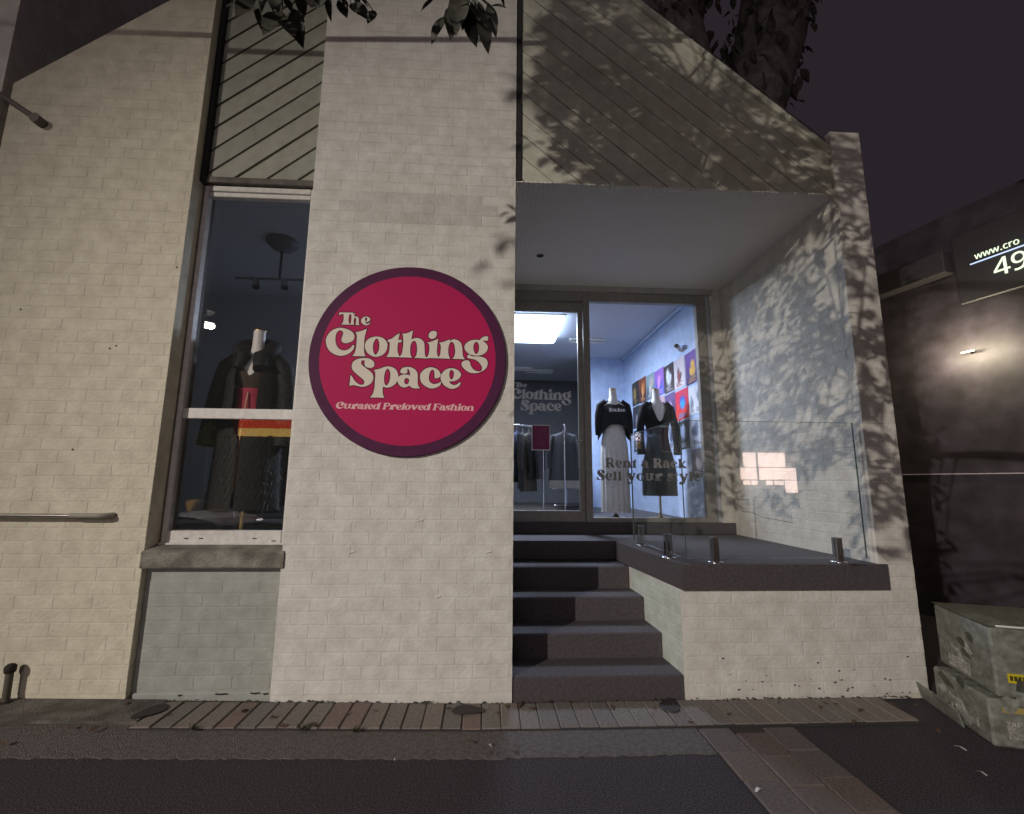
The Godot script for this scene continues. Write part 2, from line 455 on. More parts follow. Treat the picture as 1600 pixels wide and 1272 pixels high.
	for h: Array in [[-1.72, 0.062, 0.09], [-1.50, 0.064, 0.07], [-1.95, 0.058, 0.03], [-1.42, 0.060, 0.04]]:
		part(apron, "paint_flake", Shape.new().prism(v.call([0.0, 0.0, h[2] * 0.4, -0.004, h[2], 0.001, h[2] * 0.8, 0.010, h[2] * 0.3, 0.007, 0.05 * h[2], 0.010]), -0.0355, -0.0350, Transform3D(Basis.IDENTITY, Vector3(h[0], h[1], 0))).done(), gap_dark)
	for h: Array in [[0.02, 0.95], [-0.32, 0.66], [-0.9, 0.95], [-0.45, 1.16]]:
		part(pier, "paint_lump", Shape.new().box(Vector3(h[0], h[1], 0.001), Vector3(0.045, 0.012, 0.008), 0.004, Basis(Vector3(0, 0, 1), 0.25)).done(), cream)
	for k in 34:
		var s := rng.randf_range(0.004, 0.013)
		var at := Vector3(rng.randf_range(1.40, 2.95), 0.02 + absf(rng.randfn(0.0, 0.10)), 0.0015)
		part(front, "paint_flake", Shape.new().prism(v.call([-s, -s * 0.2, 0.0, -s * 0.45, s * 0.8, -s * 0.1, s * 0.6, s * 0.4, -s * 0.4, s * 0.3]), 0.0, 0.0006, Transform3D(Basis.IDENTITY, at)).done(), gap_dark)
	var crack := []
	for h: Array in [[-1.93, 1.16], [-1.72, 1.13], [-1.60, 1.135], [-1.35, 1.095], [-1.05, 1.085], [-0.9, 1.08]]:
		crack.append(Vector3(2.7995, h[1], h[0]))
	part(rwall, "crack", Shape.new().tube(crack, [0.0022], 5).done(), gap_dark)
	set_bricks()

	build_neighbours(cream, concrete)
	build_street_things(dark_metal, chrome, asphalt)
	build_sign()
	build_porch_things(glass, chrome, charcoal)
	build_interior(black_cloth, white_form, brass, chrome, dark_metal)
	build_cartons(grime, grain)
	build_small_things(chrome, dark_metal, speck)
	build_tree(grime, grain)


func dotted_panel(base: StandardMaterial3D) -> StandardMaterial3D:   # ceiling sheet with rows of pressed dots
	var m: StandardMaterial3D = base.duplicate()
	m.resource_name = "dotted_ceiling"
	var n := 128
	var im := Image.create(n, n, false, Image.FORMAT_RGB8)
	for y in n:
		for x in n:
			var d := Vector2(fposmod(x, 32.0) - 16.0, fposmod(y, 32.0) - 16.0).length()
			var h := 1.0 - 0.9 * (1.0 - smoothstep(6.0, 10.0, d))
			im.set_pixel(x, y, Color(h, h, h))
	m.heightmap_enabled = true
	m.heightmap_texture = ImageTexture.create_from_image(im)
	m.heightmap_scale = 1.2
	m.uv1_triplanar = true
	m.uv1_world_triplanar = true
	m.uv1_scale = Vector3.ONE * 6.5
	m.albedo_texture = null
	return m


func ground_y(x: float) -> float:
	return 0.022 * clampf(-x, 0.0, 4.0)


func sheet(x0: float, x1: float, z0: float, z1: float, dy: float, ragged := 0.0, nx := 28) -> ArrayMesh:   # a paved area that follows the slope, its street edge uneven
	var q := Shape.new().smooth(true)
	var r := RandomNumberGenerator.new()
	r.seed = int(x0 * 91 + z1 * 37)
	var front := []
	for i in nx + 1:
		front.append(z1 + r.randf_range(-ragged, ragged))
	for i in nx:
		var a := lerpf(x0, x1, i / float(nx))
		var b := lerpf(x0, x1, (i + 1) / float(nx))
		var ya := ground_y(a) + dy
		var yb := ground_y(b) + dy
		q.quad(Vector3(a, ya, z0), Vector3(b, yb, z0), Vector3(b, yb, front[i + 1]), Vector3(a, ya, front[i]), Vector3.UP)
		q.st.set_smooth_group(-1)
		q.quad(Vector3(a, ya, front[i]), Vector3(b, yb, front[i + 1]), Vector3(b, yb - 0.02, front[i + 1]), Vector3(a, ya - 0.02, front[i]), Vector3.BACK)
		q.st.set_smooth_group(0)
	return q.done()


func build_ground(asphalt: Material, concrete: Material, grime: Texture2D, grain: Texture2D, speck: Texture2D) -> void:
	var base := Shape.new()
	base.quad(Vector3(-200, -0.14, -200), Vector3(200, -0.14, -200), Vector3(200, -0.14, 200), Vector3(-200, -0.14, 200), Vector3.UP)
	setting("road", "dark asphalt road in front of the shop", base.done(), mat("road_asphalt", lin(0.05, 0.047, 0.05), 0.9, speck, 0.7, grain, 0.6))
	setting("footpath", "dark asphalt footpath along the shop front", sheet(-14, 14, -12, 4.4, -0.012, 0.0, 56), asphalt)
	var kerb := Shape.new().span(Vector3(-14, -0.14, 4.401), Vector3(14, -0.006, 4.55), 0.015)
	setting("kerb", "concrete kerb between the footpath and the road", kerb.done(), concrete)
	setting("concrete_strip", "worn grey concrete strip between the paving bricks and the asphalt", sheet(-3.2, 1.26, 0.02, 0.60, -0.006, 0.009, 160), mat("worn_concrete", lin(0.165, 0.150, 0.152), 0.92, tex["worn"], 1.2, grain, 0.8))
	setting("concrete_ramp", "pale concrete apron at the foot of the left wall", sheet(-3.9, -1.98, 0.005, 0.30, 0.012, 0.03, 14), concrete)
	# header course of paving bricks along the wall
	var tones := []
	for c: Array in [[0.255, 0.225, 0.21], [0.28, 0.245, 0.22], [0.235, 0.215, 0.205], [0.265, 0.245, 0.225], [0.27, 0.21, 0.19]]:
		tones.append(mat("paver_%d" % tones.size(), lin(c[0] * 1.1, c[1] * 1.1, c[2] * 1.1), 0.9, tex["worn"], 2.2, grain, 0.5))
	var bed := setting("paving_strip", "row of brown paving bricks along the foot of the wall", sheet(-1.99, 2.7, 0.004, 0.335, 0.001, 0.004), mat("paver_bed", lin(0.085, 0.078, 0.075), 0.95, speck, 3.0))
	var blocks := []
	for i in 4:
		var r := RandomNumberGenerator.new()
		r.seed = 80 + i
		blocks.append(Shape.new().box(Vector3.ZERO, Vector3(0.1125, 0.05, 0.312 + r.randf_range(-0.004, 0.004)), 0.005).done())
	var x := -1.93
	while x < 2.62:
		var b := part(bed, "paving_brick", blocks[rng.randi() % 4], tones[rng.randi() % 5])
		b.position = Vector3(x, ground_y(x) - 0.018 + rng.randf_range(-0.002, 0.002), 0.172 + rng.randf_range(-0.004, 0.004))
		b.rotation = Vector3(rng.randf_range(-0.006, 0.006), rng.randf_range(-0.012, 0.012), 0.022 if x < 0 else 0.0)
		x += 0.1165
	# a band of larger pavers towards the kerb
	var band := setting("paving_band", "band of brown pavers running from the wall to the kerb", sheet(1.262, 1.86, 0.337, 4.3, -0.006, 0.0, 4), mat("paver_bed", Color.BLACK))
	var low_tones := []
	for c: Array in [[0.185, 0.155, 0.155], [0.165, 0.145, 0.145], [0.20, 0.165, 0.155], [0.19, 0.145, 0.14]]:
		low_tones.append(mat("band_paver_%d" % low_tones.size(), lin(c[0], c[1], c[2]), 0.9, tex["worn"], 2.2, grain, 0.5))
	var slabs := []
	for i in 3:
		slabs.append(Shape.new().box(Vector3.ZERO, Vector3(0.188, 0.05, 0.239), 0.006).done())
	for col in 3:
		var z := 0.36 + (0.06 if col == 1 else 0.0)
		while z < 4.1:
			var b := part(band, "paver", slabs[rng.randi() % 3], low_tones[rng.randi() % 4])
			b.position = Vector3(1.363 + col * 0.193, -0.022 + rng.randf_range(-0.003, 0.003), z + 0.118)
			b.rotation = Vector3(rng.randf_range(-0.008, 0.008), rng.randf_range(-0.015, 0.015), rng.randf_range(-0.006, 0.006))
			z += 0.243
	var stain := Shape.new().smooth(true)
	for k in 18:
		var a := TAU * k / 18.0
		var b := TAU * (k + 1) / 18.0
		var ra := 0.075 * (1.0 + 0.12 * sin(a * 3.0 + 1.0))
		var rb := 0.075 * (1.0 + 0.12 * sin(b * 3.0 + 1.0))
		stain.tri(Vector3.ZERO, Vector3(cos(a) * ra * 1.3, 0, sin(a) * ra * 0.8), Vector3(cos(b) * rb * 1.3, 0, sin(b) * rb * 0.8), Vector3.UP)
	var sm := stain.done()
	for p: Vector3 in [Vector3(-1.98, 0, 0.16), Vector3(-0.10, 0, 0.12), Vector3(1.20, 0, 0.10)]:
		var o := part(bed, "oil_stain", sm, mat("oil_stain", lin(0.035, 0.03, 0.03), 0.75))
		o.position = Vector3(p.x, ground_y(p.x) + 0.0165, p.z)
		o.rotation = Vector3(0, p.x, 0.022 if p.x < 0 else 0.0)
	# soil and moss along the joint of wall and paving
	var q := Shape.new()
	for k in 420:
		var px := rng.randf_range(-2.9, 2.9) if k < 420 else rng.randf_range(1.36, 3.05)
		var s := rng.randf_range(0.004, 0.016)
		var at := Vector3(px, ground_y(px) + rng.randf_range(-0.002, 0.012), 0.004 + absf(rng.randfn(0, 0.010)))
		var t := [Vector3(s, 0, 0), Vector3(-s * 0.6, 0, s), Vector3(-s * 0.6, 0, -s * 0.4), Vector3(rng.randf_range(-0.3, 0.3) * s, s * rng.randf_range(0.15, 0.6), 0)]
		for f: Array in [[0, 1, 3], [1, 2, 3], [2, 0, 3]]:
			q.tri(at + t[f[0]], at + t[f[1]], at + t[f[2]], t[f[0]] + t[f[1]] + t[f[2]] * 0.2 + Vector3.UP * 0.004)
	var dirt := part(self, "soil", q.done(), mat("soil", lin(0.075, 0.068, 0.055), 0.95))
	tag(dirt, "dark soil and moss crumbs along the foot of the wall", "soil")
	stuff(dirt)


func build_neighbours(cream: Material, concrete: Material) -> void:
	var lb := thing("neighbour_building", "pale building beside the left edge, behind a narrow dark gap", "building")
	part(lb, "wall", Shape.new().span(Vector3(-9.0, -0.1, -7.0), Vector3(-3.70, 9.0, 0.03)).done(), cream)
	# right: a dark side wall that comes towards the street
	var d := Vector3(-0.24, 0, -0.97).normalized()
	var n := Vector3(-0.97, 0, 0.24).normalized()
	var o := Vector3(5.2, 0, -1.0)
	var dark := mat("dark_wall_paint", lin(0.080, 0.066, 0.088), 0.6, tex["grime"], 0.5)
	var rb := thing("dark_building", "dark building on the right across the lane with a lit sign", "building", o, "", atan2(n.x, n.z))   # its own z faces the lane, x runs towards the street
	part(rb, "wall", Shape.new().span(Vector3(-9.0, -0.1, -4.0), Vector3(3.2, 4.45, 0.0)).done(), dark)
	part(rb, "canopy", Shape.new().span(Vector3(-1.6, 3.74, 0.002), Vector3(-0.27, 4.0, 0.16), 0.01).done(), mat("canopy_paint", lin(0.05, 0.045, 0.052), 0.7))
	part(rb, "pipe", Shape.new().tube([Vector3(-2.0, 1.553, 0.01), Vector3(3.1, 1.545, 0.01)], [0.007], 8).done(), mat("pipe_paint", lin(0.5, 0.42, 0.5), 0.4))
	var sg := thing("lit_sign", "dark signboard with glowing web address and number on dark right wall", "sign", o + n * 0.05, "", atan2(n.x, n.z))
	part(sg, "board", Shape.new().span(Vector3(-0.24, 3.36, -0.045), Vector3(2.2, 4.14, 0.0), 0.01).done(), mat("sign_board", lin(0.042, 0.038, 0.045), 0.5))
	var letters := glow("sign_letter_light", Color(0.93, 1.0, 0.86), 1.3)
	var f := SystemFont.new()
	f.font_names = PackedStringArray(["Droid Sans"])
	for w: Array in [["www.cro", -0.055, 3.795, 0.092, 0.0], ["49", 0.075, 3.535, 0.25, 0.0]]:
		var tm := TextMesh.new()
		tm.font = f
		tm.text = w[0]
		tm.font_size = 64
		tm.pixel_size = w[3] / 64.0
		tm.depth = 0.006
		tm.horizontal_alignment = HORIZONTAL_ALIGNMENT_LEFT
		tm.vertical_alignment = VERTICAL_ALIGNMENT_BOTTOM
		var t := part(sg, "lettering", tm, letters)
		t.position = Vector3(w[1], w[2] - w[3] * 0.22, 0.004)
	part(sg, "rule", Shape.new().span(Vector3(-0.10, 3.757, 0.0005), Vector3(1.6, 3.768, 0.007)).done(), glow("sign_rule_light", Color(0.78, 0.85, 1.0), 1.4))
	var sl := OmniLight3D.new()
	sl.name = "sign_glow"
	sl.light_color = Color(0.9, 0.98, 0.9)
	sl.light_energy = 0.012
	sl.omni_range = 6.0
	sl.omni_attenuation = 2.0
	sl.light_size = 0.12
	sl.shadow_enabled = true
	sl.position = o + n * 0.22 + Vector3(0, 3.72, 0) - d * 0.25
	add_child(sl)
	# bright streak with a halo on the wall, built as a glowing bar
	var at := o + d * 0.22 + n * 0.085 + Vector3(0, 2.83, 0)
	var wl := thing("wall_glow", "slim glowing streak on the dark wall across the lane", "lamp", at, "", atan2(n.x, n.z))
	part(wl, "glow_tube", Shape.new().tube([Vector3(-0.055, 0, 0), Vector3(0.055, 0, 0)], [0.009], 10).done(), glow("wall_glow_light", Color(1.0, 0.90, 0.80), 3.5))
	part(wl, "bracket", Shape.new().span(Vector3(-0.012, -0.012, -0.083), Vector3(0.012, -0.002, -0.011)).done(), mats["dark_metal"])
	for s: float in [-1.0, 0.0, 1.0]:
		var l := OmniLight3D.new()
		l.name = "wall_glow_halo"
		l.light_color = Color(1.0, 0.95, 0.80)
		l.light_energy = 0.26
		l.omni_range = 5.0
		l.omni_attenuation = 2.0
		l.light_size = 0.03
		l.shadow_enabled = true
		l.position = at - d * s * 0.16 + n * (0.13 + 0.05 * absf(s))
		add_child(l)
	# across the road, seen only as reflections
	var ob := thing("shop_opposite", "shop across the road with a lit window and a lit fascia", "building", Vector3(0, 0, 14.0))
	part(ob, "wall", Shape.new().span(Vector3(-22, -0.1, 0.05), Vector3(24, 7, 5)).done(), mat("opposite_wall_paint", lin(0.05, 0.05, 0.055), 0.8))
	part(ob, "pavement", Shape.new().span(Vector3(-22, -0.13, -2.6), Vector3(24, 0.0, 0.04)).done(), concrete)
	var warm := glow("lit_window_light", Color(1.0, 0.86, 0.80), 8.0)
	for r: Array in [[9.86, 2.10, 10.34, 2.65], [10.45, 2.10, 11.5, 2.65], [9.72, 1.62, 10.34, 2.07], [10.45, 1.62, 11.9, 2.07], [11.45, 1.13, 11.9, 1.60], [9.80, 1.42, 10.05, 1.58], [10.12, 1.42, 10.34, 1.58], [10.7, 1.42, 10.95, 1.58], [11.02, 1.42, 11.38, 1.58]]:
		part(ob, "lit_window", Shape.new().span(Vector3(r[0], r[1], 0.0), Vector3(r[2], r[3], 0.045)).done(), warm)
	var il := AreaLight3D.new()
	il.name = "lit_window_glow"
	il.light_color = Color(1.0, 0.84, 0.76)
	il.light_energy = 0.6
	il.area_size = Vector2(2.1, 1.3)
	il.area_range = 40.0
	il.shadow_enabled = true
	il.transform = Transform3D(Basis.IDENTITY, Vector3(10.8, 1.9, 13.9))
	add_child(il)
	part(ob, "added_fill_strip_light", Shape.new().span(Vector3(-5.0, 3.78, -1.26), Vector3(-1.0, 3.84, -1.2)).done(), glow("added_fill_strip_glow", Color(0.97, 0.96, 1.0), 3.0))  # added glowing strip that goes with the fill light
	var vl := AreaLight3D.new()  # added front fill that lifts the shadows on the shop front
	vl.name = "added_fill_light"
	vl.light_color = Color(0.97, 0.93, 0.96)
	vl.light_energy = 10.0
	vl.area_size = Vector2(4.0, 0.5)
	vl.area_range = 60.0
	vl.shadow_enabled = true
	vl.transform = Transform3D(Basis.IDENTITY, Vector3(-3.0, 3.5, 12.72))
	add_child(vl)
	part(ob, "fascia_sign", Shape.new().span(Vector3(-9.2, 3.05, -0.05), Vector3(-4.0, 3.34, 0.045)).done(), glow("fascia_sign_light", Color(1.0, 0.80, 0.42), 3.0))
	part(ob, "fascia_sign", Shape.new().span(Vector3(-9.2, 3.345, -0.05), Vector3(-4.0, 3.66, 0.045)).done(), glow("fascia_sign_light_red", Color(1.0, 0.33, 0.16), 2.2))
	for x: float in [-9.2, -7.9, -6.2, -4.2]:
		part(ob, "veranda_post", Shape.new().tube([Vector3(x, 0, -0.3), Vector3(x, 3.05, -0.3)], [0.06], 10).done(), mat("post_paint", lin(0.5, 0.46, 0.36), 0.6))


func build_street_things(dark_metal: Material, chrome: Material, asphalt: Material) -> void:
	# the street light
	var base := Vector3(LAMP.x - 1.1, 0, LAMP.z + 1.2)
	var sl := thing("street_light", "tall street light across the road on the left", "street light", base)
	part(sl, "pole", Shape.new().tube([Vector3.ZERO, Vector3(0, 3, 0), Vector3(0, 6.5, 0), Vector3(0.3, 7.05, -0.33), Vector3(0.85, 7.12, -0.92)], [0.09, 0.075, 0.055, 0.04, 0.035], 12).done(), mat("galvanised", lin(0.35, 0.35, 0.35), 0.5, null, 1.0, null, 0.0, 0.7))
	var head := Shape.new()
	head.box(Vector3(0.98, 7.09, -1.06), Vector3(0.30, 0.07, 0.52), 0.02, Basis(Vector3.UP, deg_to_rad(-42)))
	part(sl, "lamp_head", head.done(), dark_metal)
	part(sl, "lamp_lens", Shape.new().box(LAMP - base, Vector3(0.40, 0.20, 0.20), 0.06, Basis(Vector3.UP, deg_to_rad(-42))).done(), glow("street_lamp_lens", Color(1.0, 0.97, 0.92), 42.0))
	# overhead cable
	var pts := []
	for p: Array in [[-13.0, 5.72], [-9.0, 5.38], [-6.5, 5.29], [-4.98, 5.28], [-3.2, 5.32], [-1.92, 5.40], [-0.6, 5.52]]:
		pts.append(Vector3(p[0], p[1], 2.5))
	pts.append_array([Vector3(0.2, 5.65, 2.9), Vector3(0.7, 6.0, 4.4), Vector3(0.9, 6.6, 8.0), Vector3(1.0, 7.4, 13.0)])
	one("overhead_cable", "black overhead cable that throws a thin shadow across the wall top", "cable", Shape.new().tube(pts, [0.021], 8).done(), dark_metal)
	# parked car and crossing sign, seen as reflections in the tall window
	var silver := mat("car_paint", lin(0.50, 0.52, 0.55), 0.3, null, 1.0, null, 0.0, 0.3)
	var car := thing("parked_car", "pale grey car parked at the kerb opposite the tall window", "car", Vector3(-6.9, -0.13, 6.1))
	var side_view := PackedVector2Array()
	for p: Array in [[-2.1, 0.35], [2.05, 0.32], [2.15, 0.5], [2.1, 0.72], [1.9, 0.84], [1.05, 0.95], [-1.5, 1.0], [-2.05, 0.92], [-2.18, 0.6]]:
		side_view.append(Vector2(p[0], p[1]))
	part(car, "body", Shape.new().prism(side_view, -0.84, 0.84).done(), silver)
	var rings := []
	for f: Array in [[0.94, 1.10, -1.55, 0.80], [1.15, 0.82, -1.40, 0.76], [1.36, 0.45, -1.12, 0.66], [1.44, 0.15, -0.85, 0.58]]:
		rings.append([Vector3(f[1], f[0], -f[3]), Vector3(f[1], f[0], f[3]), Vector3(f[2], f[0], f[3]), Vector3(f[2], f[0], -f[3])])
	part(car, "cabin", Shape.new().loft(rings).done(), mat("car_glass", lin(0.02, 0.022, 0.025), 0.08))
	part(car, "roof", Shape.new().span(Vector3(-0.9, 1.43, -0.58), Vector3(0.2, 1.46, 0.58), 0.012).done(), silver)
	for w: Array in [[1.3, -1], [1.3, 1], [-1.35, -1], [-1.35, 1]]:
		var wh := part(car, "wheel", Shape.new().tube([Vector3(0, 0, -0.1), Vector3(0, 0, 0.1)], [0.31], 20).done(), mat("tyre", lin(0.02, 0.02, 0.02), 0.8))
		wh.position = Vector3(w[0], 0.31, w[1] * 0.78)
		part(wh, "rim", Shape.new().tube([Vector3(0, 0, -0.11), Vector3(0, 0, 0.11)], [0.19], 16).done(), chrome)
	for s: float in [-1, 1]:
		part(car, "headlight", Shape.new().box(Vector3(2.08, 0.70, s * 0.6), Vector3(0.12, 0.12, 0.32), 0.03).done(), chrome)
	var cs := thing("crossing_sign", "yellow green pedestrian crossing sign on a white pole", "sign", Vector3(-6.75, 0, 8.0))
	part(cs, "pole", Shape.new().tube([Vector3.ZERO, Vector3(0, 2.75, 0)], [0.035], 10).done(), mat("pole_paint", lin(0.7, 0.7, 0.7), 0.5))
	part(cs, "plate", Shape.new().prism(PackedVector2Array([Vector2(-0.3, 2.2), Vector2(0.3, 2.2), Vector2(0.3, 2.5), Vector2(0, 2.85), Vector2(-0.3, 2.5)]), -0.06, -0.04).done(), mat("sign_yellow", lin(0.62, 0.72, 0.05), 0.5))


func build_sign() -> void:
	var px := 1024
	var r_face := 0.627
	var k := px / (r_face * 2.0)
	var items := sign_items(k, Vector2(px, px) * 0.5)
	var line := "Curated Preloved Fashion"
	var s := 0.245 * 0.001482 * k
	var tagline := lay_text(line, Vector2(px * 0.5 - 107.5 * 0.00458 * k, px * 0.5 + (645.0 - 567.0) * 0.00477 * k), 1.0, -8.0, 0.20, 46.0)
	var wide := 0.0
	for it: Array in tagline:
		wide = maxf(wide, it[1].x)
	var want := 211.0 * 0.00458 * k
	var x0: float = tagline[0][1].x
	var f := want / (wide - x0 + 130.0)
	for it: Array in tagline:
		it[1] = Vector2(x0 + (it[1].x - x0) * f, it[1].y)
		it[2] = Vector2(f, s) * (it[2] as Vector2).x
	var fill := raster(px, px, items)
	var edge := raster(px, px, items, 5.0)
	var small := raster(px, px, tagline)
	var im := Image.create(px, px, false, Image.FORMAT_RGB8)
	var pink := lin(0.50, 0.013, 0.105)
	var dark := lin(0.075, 0.012, 0.030)
	var cream := lin(0.80, 0.74, 0.64)
	var blush := lin(0.86, 0.55, 0.55)
	for y in px:
		for x in px:
			var i := y * px + x
			var c := pink.lerp(dark, edge[i]).lerp(cream, fill[i]).lerp(blush, small[i])
			im.set_pixel(x, y, c)
	var sign_ := thing("round_sign", "large round magenta shop sign with cream lettering on the brick pier", "sign", Vector3(-0.578, 2.295, 0.004))
	var plum := mat("sign_rim", lin(0.10, 0.020, 0.075), 0.6, tex["mottle"], 0.8, null, 0.0, 0.0, 0.3)
	var ring := Shape.new()
	var n := 128
	for i in n:
		var a := Vector3(cos(TAU * i / n), sin(TAU * i / n), 0)
		var b := Vector3(cos(TAU * (i + 1) / n), sin(TAU * (i + 1) / n), 0)
		var z := Vector3(0, 0, 0.024)
		ring.quad(a * r_face + z, b * r_face + z, b * 0.699 + z, a * 0.699 + z, Vector3.BACK)
		ring.quad(a * 0.699 + z, b * 0.699 + z, b * 0.7015 + z * 0.9, a * 0.7015 + z * 0.9, a + Vector3.BACK)
		ring.quad(a * 0.7015 + z * 0.9, b * 0.7015 + z * 0.9, b * 0.7015, a * 0.7015, a)
	part(sign_, "rim", ring.done(), plum)
	for sc in 6:
		var a := TAU * (sc + 0.5) / 6.0
		part(sign_, "screw", Shape.new().lathe(Vector3.ZERO, [Vector2(0.001, 0.0025), Vector2(0.005, 0.002), Vector2(0.006, 0.0)], 10).done(), plum).transform = Transform3D(Basis(Vector3.RIGHT, PI / 2), Vector3(cos(a) * 0.665, sin(a) * 0.665, 0.0235))
	var face := Shape.new()
	for i in n:
		var p := [Vector3.ZERO, Vector3(cos(TAU * (i + 1) / n), sin(TAU * (i + 1) / n), 0) * r_face, Vector3(cos(TAU * i / n), sin(TAU * i / n), 0) * r_face]
		for w: Vector3 in p:
			face.st.set_uv(Vector2(0.5 + w.x / r_face * 0.5, 0.5 - w.y / r_face * 0.5))
			face.st.add_vertex(w + Vector3(0, 0, 0.0242))
	part(sign_, "face", face.done(), picture("sign_print", im, 0.6))
	mats["sign_print"].metallic_specular = 0.3


func vinyl(parent: Node, called: String, items: Array, w: int, h: int, lo: Vector3, size: Vector2, c: Color, rough := 0.7) -> void:   # cut lettering on a pane; lo is its lower left corner
	var q := Shape.new()
	q.uv_quad(lo, lo + Vector3(size.x, 0, 0), lo + Vector3(size.x, size.y, 0), lo + Vector3(0, size.y, 0))
	part(parent, called, q.done(), picture(called + "_" + parent.name, cutout(w, h, items, c), rough, true))


func vinyl_words(door: Node, side: Node, zb: float) -> void:
	# the shop's name on the door glass, the same artwork as the round sign
	var k := 0.00281
	var px := 640.0 / (280.0 * k)
	var items := sign_items(px * k / 0.00467, Vector2(0.49 * 640, 230))
	vinyl(door, "lettering", items, 640, 400, Vector3(0.232, 2.160, zb - 0.002), Vector2(640 / px, 400 / px), lin(0.62, 0.62, 0.62))
	for w: Array in [["Rent a Rack", 1.335, 1.60, 0.955], ["Sell your style", 1.232, 1.455, 1.20]]:
		var t := lay_text(w[0], Vector2(6, 100), 0.60, 2.0, 0.0, 60.0)
		var last: Array = t[t.size() - 1]
		var wide: float = last[1].x + glyph_outlines()[last[0]][0] * 0.6 - 6.0
		var f := 700.0 / wide
		for it: Array in t:
			it[1] = Vector2(6 + (it[1].x - 6) * f, it[1].y)
			it[2] = Vector2(it[2].x * f, it[2].y)
		vinyl(side, "lettering", t, 712, 134, Vector3(w[1], w[2] - 34.0 * 0.00142, zb - 0.003), Vector2(w[3] * 712.0 / 700.0, 134.0 * 0.00142), lin(0.30, 0.275, 0.26))


func build_porch_things(glass: Material, chrome: Material, charcoal: Material) -> void:
	var g := thing("glass_balustrade", "frameless glass balustrade standing on steel clamps round the porch edge", "balustrade", Vector3(1.4, 0.87, -0.075))
	var clear := pane_mat("balustrade_glass", Color(0.86, 0.95, 0.93), 0.012)
	part(g, "glass_panel", Shape.new().span(Vector3(0.035, 0.03, -0.006), Vector3(1.375, 1.02, 0.006), 0.001).done(), clear)
	part(g, "glass_panel", Shape.new().box(Vector3(0.0, 0.525, -0.55), Vector3(0.012, 0.99, 1.0), 0.001, Basis(Vector3.UP, deg_to_rad(1.5))).done(), clear)
	var edge_tone := mat("glass_edge", lin(0.06, 0.085, 0.075), 0.3)
	part(g, "polished_edge", Shape.new().span(Vector3(0.035, 1.0202, -0.006), Vector3(1.375, 1.0222, 0.006)).span(Vector3(1.3752, 0.03, -0.006), Vector3(1.3775, 1.0235, 0.006)).span(Vector3(0.031, 0.03, -0.006), Vector3(0.0348, 1.0235, 0.006)).done(), edge_tone)
	part(g, "polished_edge", Shape.new().box(Vector3(0.0, 1.0218, -0.55), Vector3(0.012, 0.0035, 1.0), 0.0, Basis(Vector3.UP, deg_to_rad(1.5))).box(Vector3(-0.013, 0.525, -1.052), Vector3(0.012, 0.99, 0.004), 0.0, Basis(Vector3.UP, deg_to_rad(1.5))).done(), edge_tone)
	for c: Array in [[0.243, 0.0, 0.0], [1.163, 0.0, 0.0], [-0.010, -0.22, PI / 2], [0.012, -0.93, PI / 2]]:
		var s := part(g, "clamp", Shape.new().span(Vector3(-0.024, 0.008, -0.027), Vector3(0.024, 0.175, -0.0068), 0.004).span(Vector3(-0.024, 0.008, 0.0068), Vector3(0.024, 0.175, 0.027), 0.004).span(Vector3(-0.024, 0.008, -0.0066), Vector3(0.024, 0.029, 0.0066)).done(), chrome)
		s.position = Vector3(c[0], 0.0, c[1])
		s.rotation.y = c[2]
		part(s, "base_plate", Shape.new().lathe(Vector3.ZERO, [Vector2(0.055, 0.0005), Vector2(0.055, 0.006), Vector2(0.040, 0.0085)], 24).done(), chrome)


